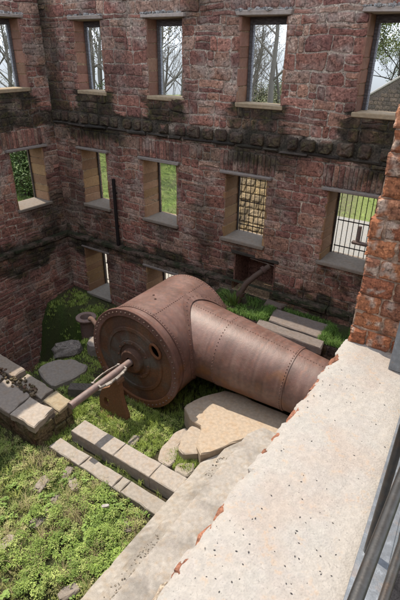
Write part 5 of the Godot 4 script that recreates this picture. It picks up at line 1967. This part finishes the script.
func build_plants() -> void:
	var leafA := weed_mesh(38, 0.11, 0.027)
	var leafB := weed_mesh(26, 0.06, 0.024)
	var tuft := tuft_mesh(12, 0.13, 0.10, 0.008)
	var short := tuft_mesh(12, 0.06, 0.10, 0.007)
	var lush := []; var low := []; var grass := []; var shade := []; var up := []; var lawn := []; var fine := []
	for k in 26000:
		var x := rnd(0.3, 7.5)
		var z := rnd(0.3, 8.0)
		if blocked(x, z): continue
		var y := hill(x, z)
		var p := Vector3(x, y, z)
		var q := nz2.get_noise_2d(x * 22.0, z * 22.0)
		var c := nz.get_noise_2d(x * 18.0, z * 18.0)
		if z > 4.97:
			# thick leafy patch against the concrete edge, thinner towards the shade
			var dl := Vector2(x - 6.75, (z - 6.15) * 0.75).length()
			if dl < 0.66 + q * 1.0:
				if c > -0.12 or rng.randf() < 0.3: lush.append(p + Vector3(0, rnd(0.0, 0.05) + 0.14 * maxf(0.0, c + 0.1), 0))
			elif c > -0.02:
				if rng.randf() < 0.7: low.append(p)
				if rng.randf() < 0.6: fine.append(p)
			elif rng.randf() < 0.4: fine.append(p)
		elif z > 3.0 and x > 3.6:
			if rng.randf() < 0.55 + c: grass.append(p)
			if rng.randf() < 0.4 - c: low.append(p)
		elif x < 5.2 and z < 4.3:
			if rng.randf() < 0.45 + c * 1.3: shade.append(p)
		elif x > 5.2 and rng.randf() < 0.4: grass.append(p)
	for k in 2600:
		var x := rnd(5.7, 10.0)
		var z := rnd(0.24, 1.3)
		if x > 7.0 and x < 8.45 and z > 0.4 : continue
		if nz.get_noise_2d(x * 20, z * 20) < -0.12: continue
		up.append(Vector3(x, 1.68, minf(z, 1.0)))
	for k in 160:
		grass.append(Vector3(rnd(6.8, 7.35), 0.14, rnd(3.75, 4.1)))
	for k in 14:
		var gx := rnd(4.8, 7.3)
		grass.append(Vector3(gx, 0.05, rnd(4.62, 4.72)))
		low.append(Vector3(gx, 0.02, rnd(5.03, 5.1)))
	for k in 900:
		# grass creeping over slab edges
		var z := rnd(0.4, 1.0)
		up.append(Vector3((7.02 if rng.randf() < 0.5 else 8.4) + rnd(-0.08, 0.08), 1.69, z))
	for k in 17000:
		var a := rnd(0.0, 1.0)
		var x := rnd(-16.0, 12.0)
		var z := rnd(-16.0, -0.8)
		if rng.randf() < 0.35:
			x = rnd(-16.0, -0.8); z = rnd(-8.0, 6.0)
		if z > -2.7 and x > -4.1 and z < -0.6: continue
		if x > 3.3 and z > -10.3: continue
		lawn.append(Vector3(x, hill(x, z), z))
	scatter("leafy_weeds", "thick bright green leafy weeds against the concrete edge", "weeds", leafA, lush, 0.45, 1.1, [Color(0.17, 0.25, 0.045), Color(0.22, 0.31, 0.065), Color(0.09, 0.145, 0.025), Color(0.29, 0.35, 0.10), Color(0.13, 0.2, 0.04)])
	scatter("low_weeds", "low olive green weeds growing thinly over the bare dirt", "weeds", leafB, low, 0.6, 1.4, [Color(0.17, 0.23, 0.05), Color(0.22, 0.27, 0.07), Color(0.11, 0.155, 0.035), Color(0.27, 0.26, 0.11)])
	scatter("fine_grass", "fine yellow green grass mixed into the weed bed", "grass", short, fine, 0.7, 1.5, [Color(0.26, 0.29, 0.075), Color(0.33, 0.31, 0.14), Color(0.18, 0.24, 0.055)])
	scatter("long_grass", "bright green grass in front of the drum and kerb", "grass", tuft, grass, 0.6, 1.15, [Color(0.19, 0.26, 0.045), Color(0.26, 0.32, 0.07), Color(0.2, 0.26, 0.06)])
	scatter("corner_grass", "short green grass in the shaded corner", "grass", short, shade, 0.7, 1.3, [Color(0.19, 0.26, 0.045), Color(0.26, 0.32, 0.07), Color(0.2, 0.26, 0.06)])
	scatter("ledge_grass", "green grass around the flagstones behind the pipe", "grass", tuft, up, 0.5, 0.95, [Color(0.09, 0.17, 0.03), Color(0.12, 0.2, 0.04), Color(0.06, 0.12, 0.025)])
	scatter("lawn_grass", "mown lawn grass on the slope outside the walls", "grass", short, lawn, 0.8, 1.5, [Color(0.2, 0.28, 0.06), Color(0.25, 0.32, 0.08), Color(0.17, 0.24, 0.055)])
	var stalk := tuft_mesh(7, 0.24, 0.08, 0.005)
	var broad := weed_mesh(14, 0.10, 0.06)
	var dead := []; var dock := []
	for k in 1500:
		var x := rnd(4.7, 7.42)
		var z := rnd(4.98, 8.0)
		var q := nz.get_noise_2d(x * 13.0 + 50.0, z * 13.0)
		if q > 0.08: dead.append(Vector3(x, hill(x, z), z))
		elif q < -0.2 and rng.randf() < 0.2: dock.append(Vector3(x, hill(x, z) + 0.02, z))
	scatter("dead_stalks", "dry straw coloured stalks standing among the weeds", "grass", stalk, dead, 0.5, 1.1, [Color(0.36, 0.3, 0.17), Color(0.28, 0.23, 0.13), Color(0.3, 0.3, 0.12)])
	scatter("broad_weeds", "broad leaved dark green weeds among the small ones", "weeds", broad, dock, 0.6, 1.2, [Color(0.12, 0.19, 0.04), Color(0.17, 0.25, 0.06)])
	# spiky plant behind the drum
	var sp := MB.new()
	for k in 60:
		var a := rnd(0, TAU)
		var lean := rnd(0.2, 0.9)
		var len_ := rnd(0.35, 0.62)
		var o := Vector3(rnd(-0.05, 0.05), 0, rnd(-0.05, 0.05))
		var d := Vector3(cos(a) * lean, 1.0, sin(a) * lean).normalized()
		var s := Vector3(-sin(a), 0, cos(a)) * 0.009
		var col := Color(0.10, 0.15, 0.045) * rnd(0.7, 1.4)
		var m := o + d * len_ * 0.6
		var t := o + d * len_ + Vector3(cos(a), -0.5, sin(a)) * 0.12 * len_
		var nn := s.cross(d).normalized()
		sp.tri_n(o - s, o + s, m + s, nn, nn, nn, col, col, col)
		sp.tri_n(o - s, m + s, m - s, nn, nn, nn, col, col, col)
		sp.tri_n(m - s, m + s, t, nn, nn, nn, col, col, col)
	var so := obj("spiky_plant", sp, M.leaf)
	so.position = Vector3(6.2, 1.66, 0.72)
	tag(so, "spiky green plant growing behind the drum beside the iron pipe", "plant")
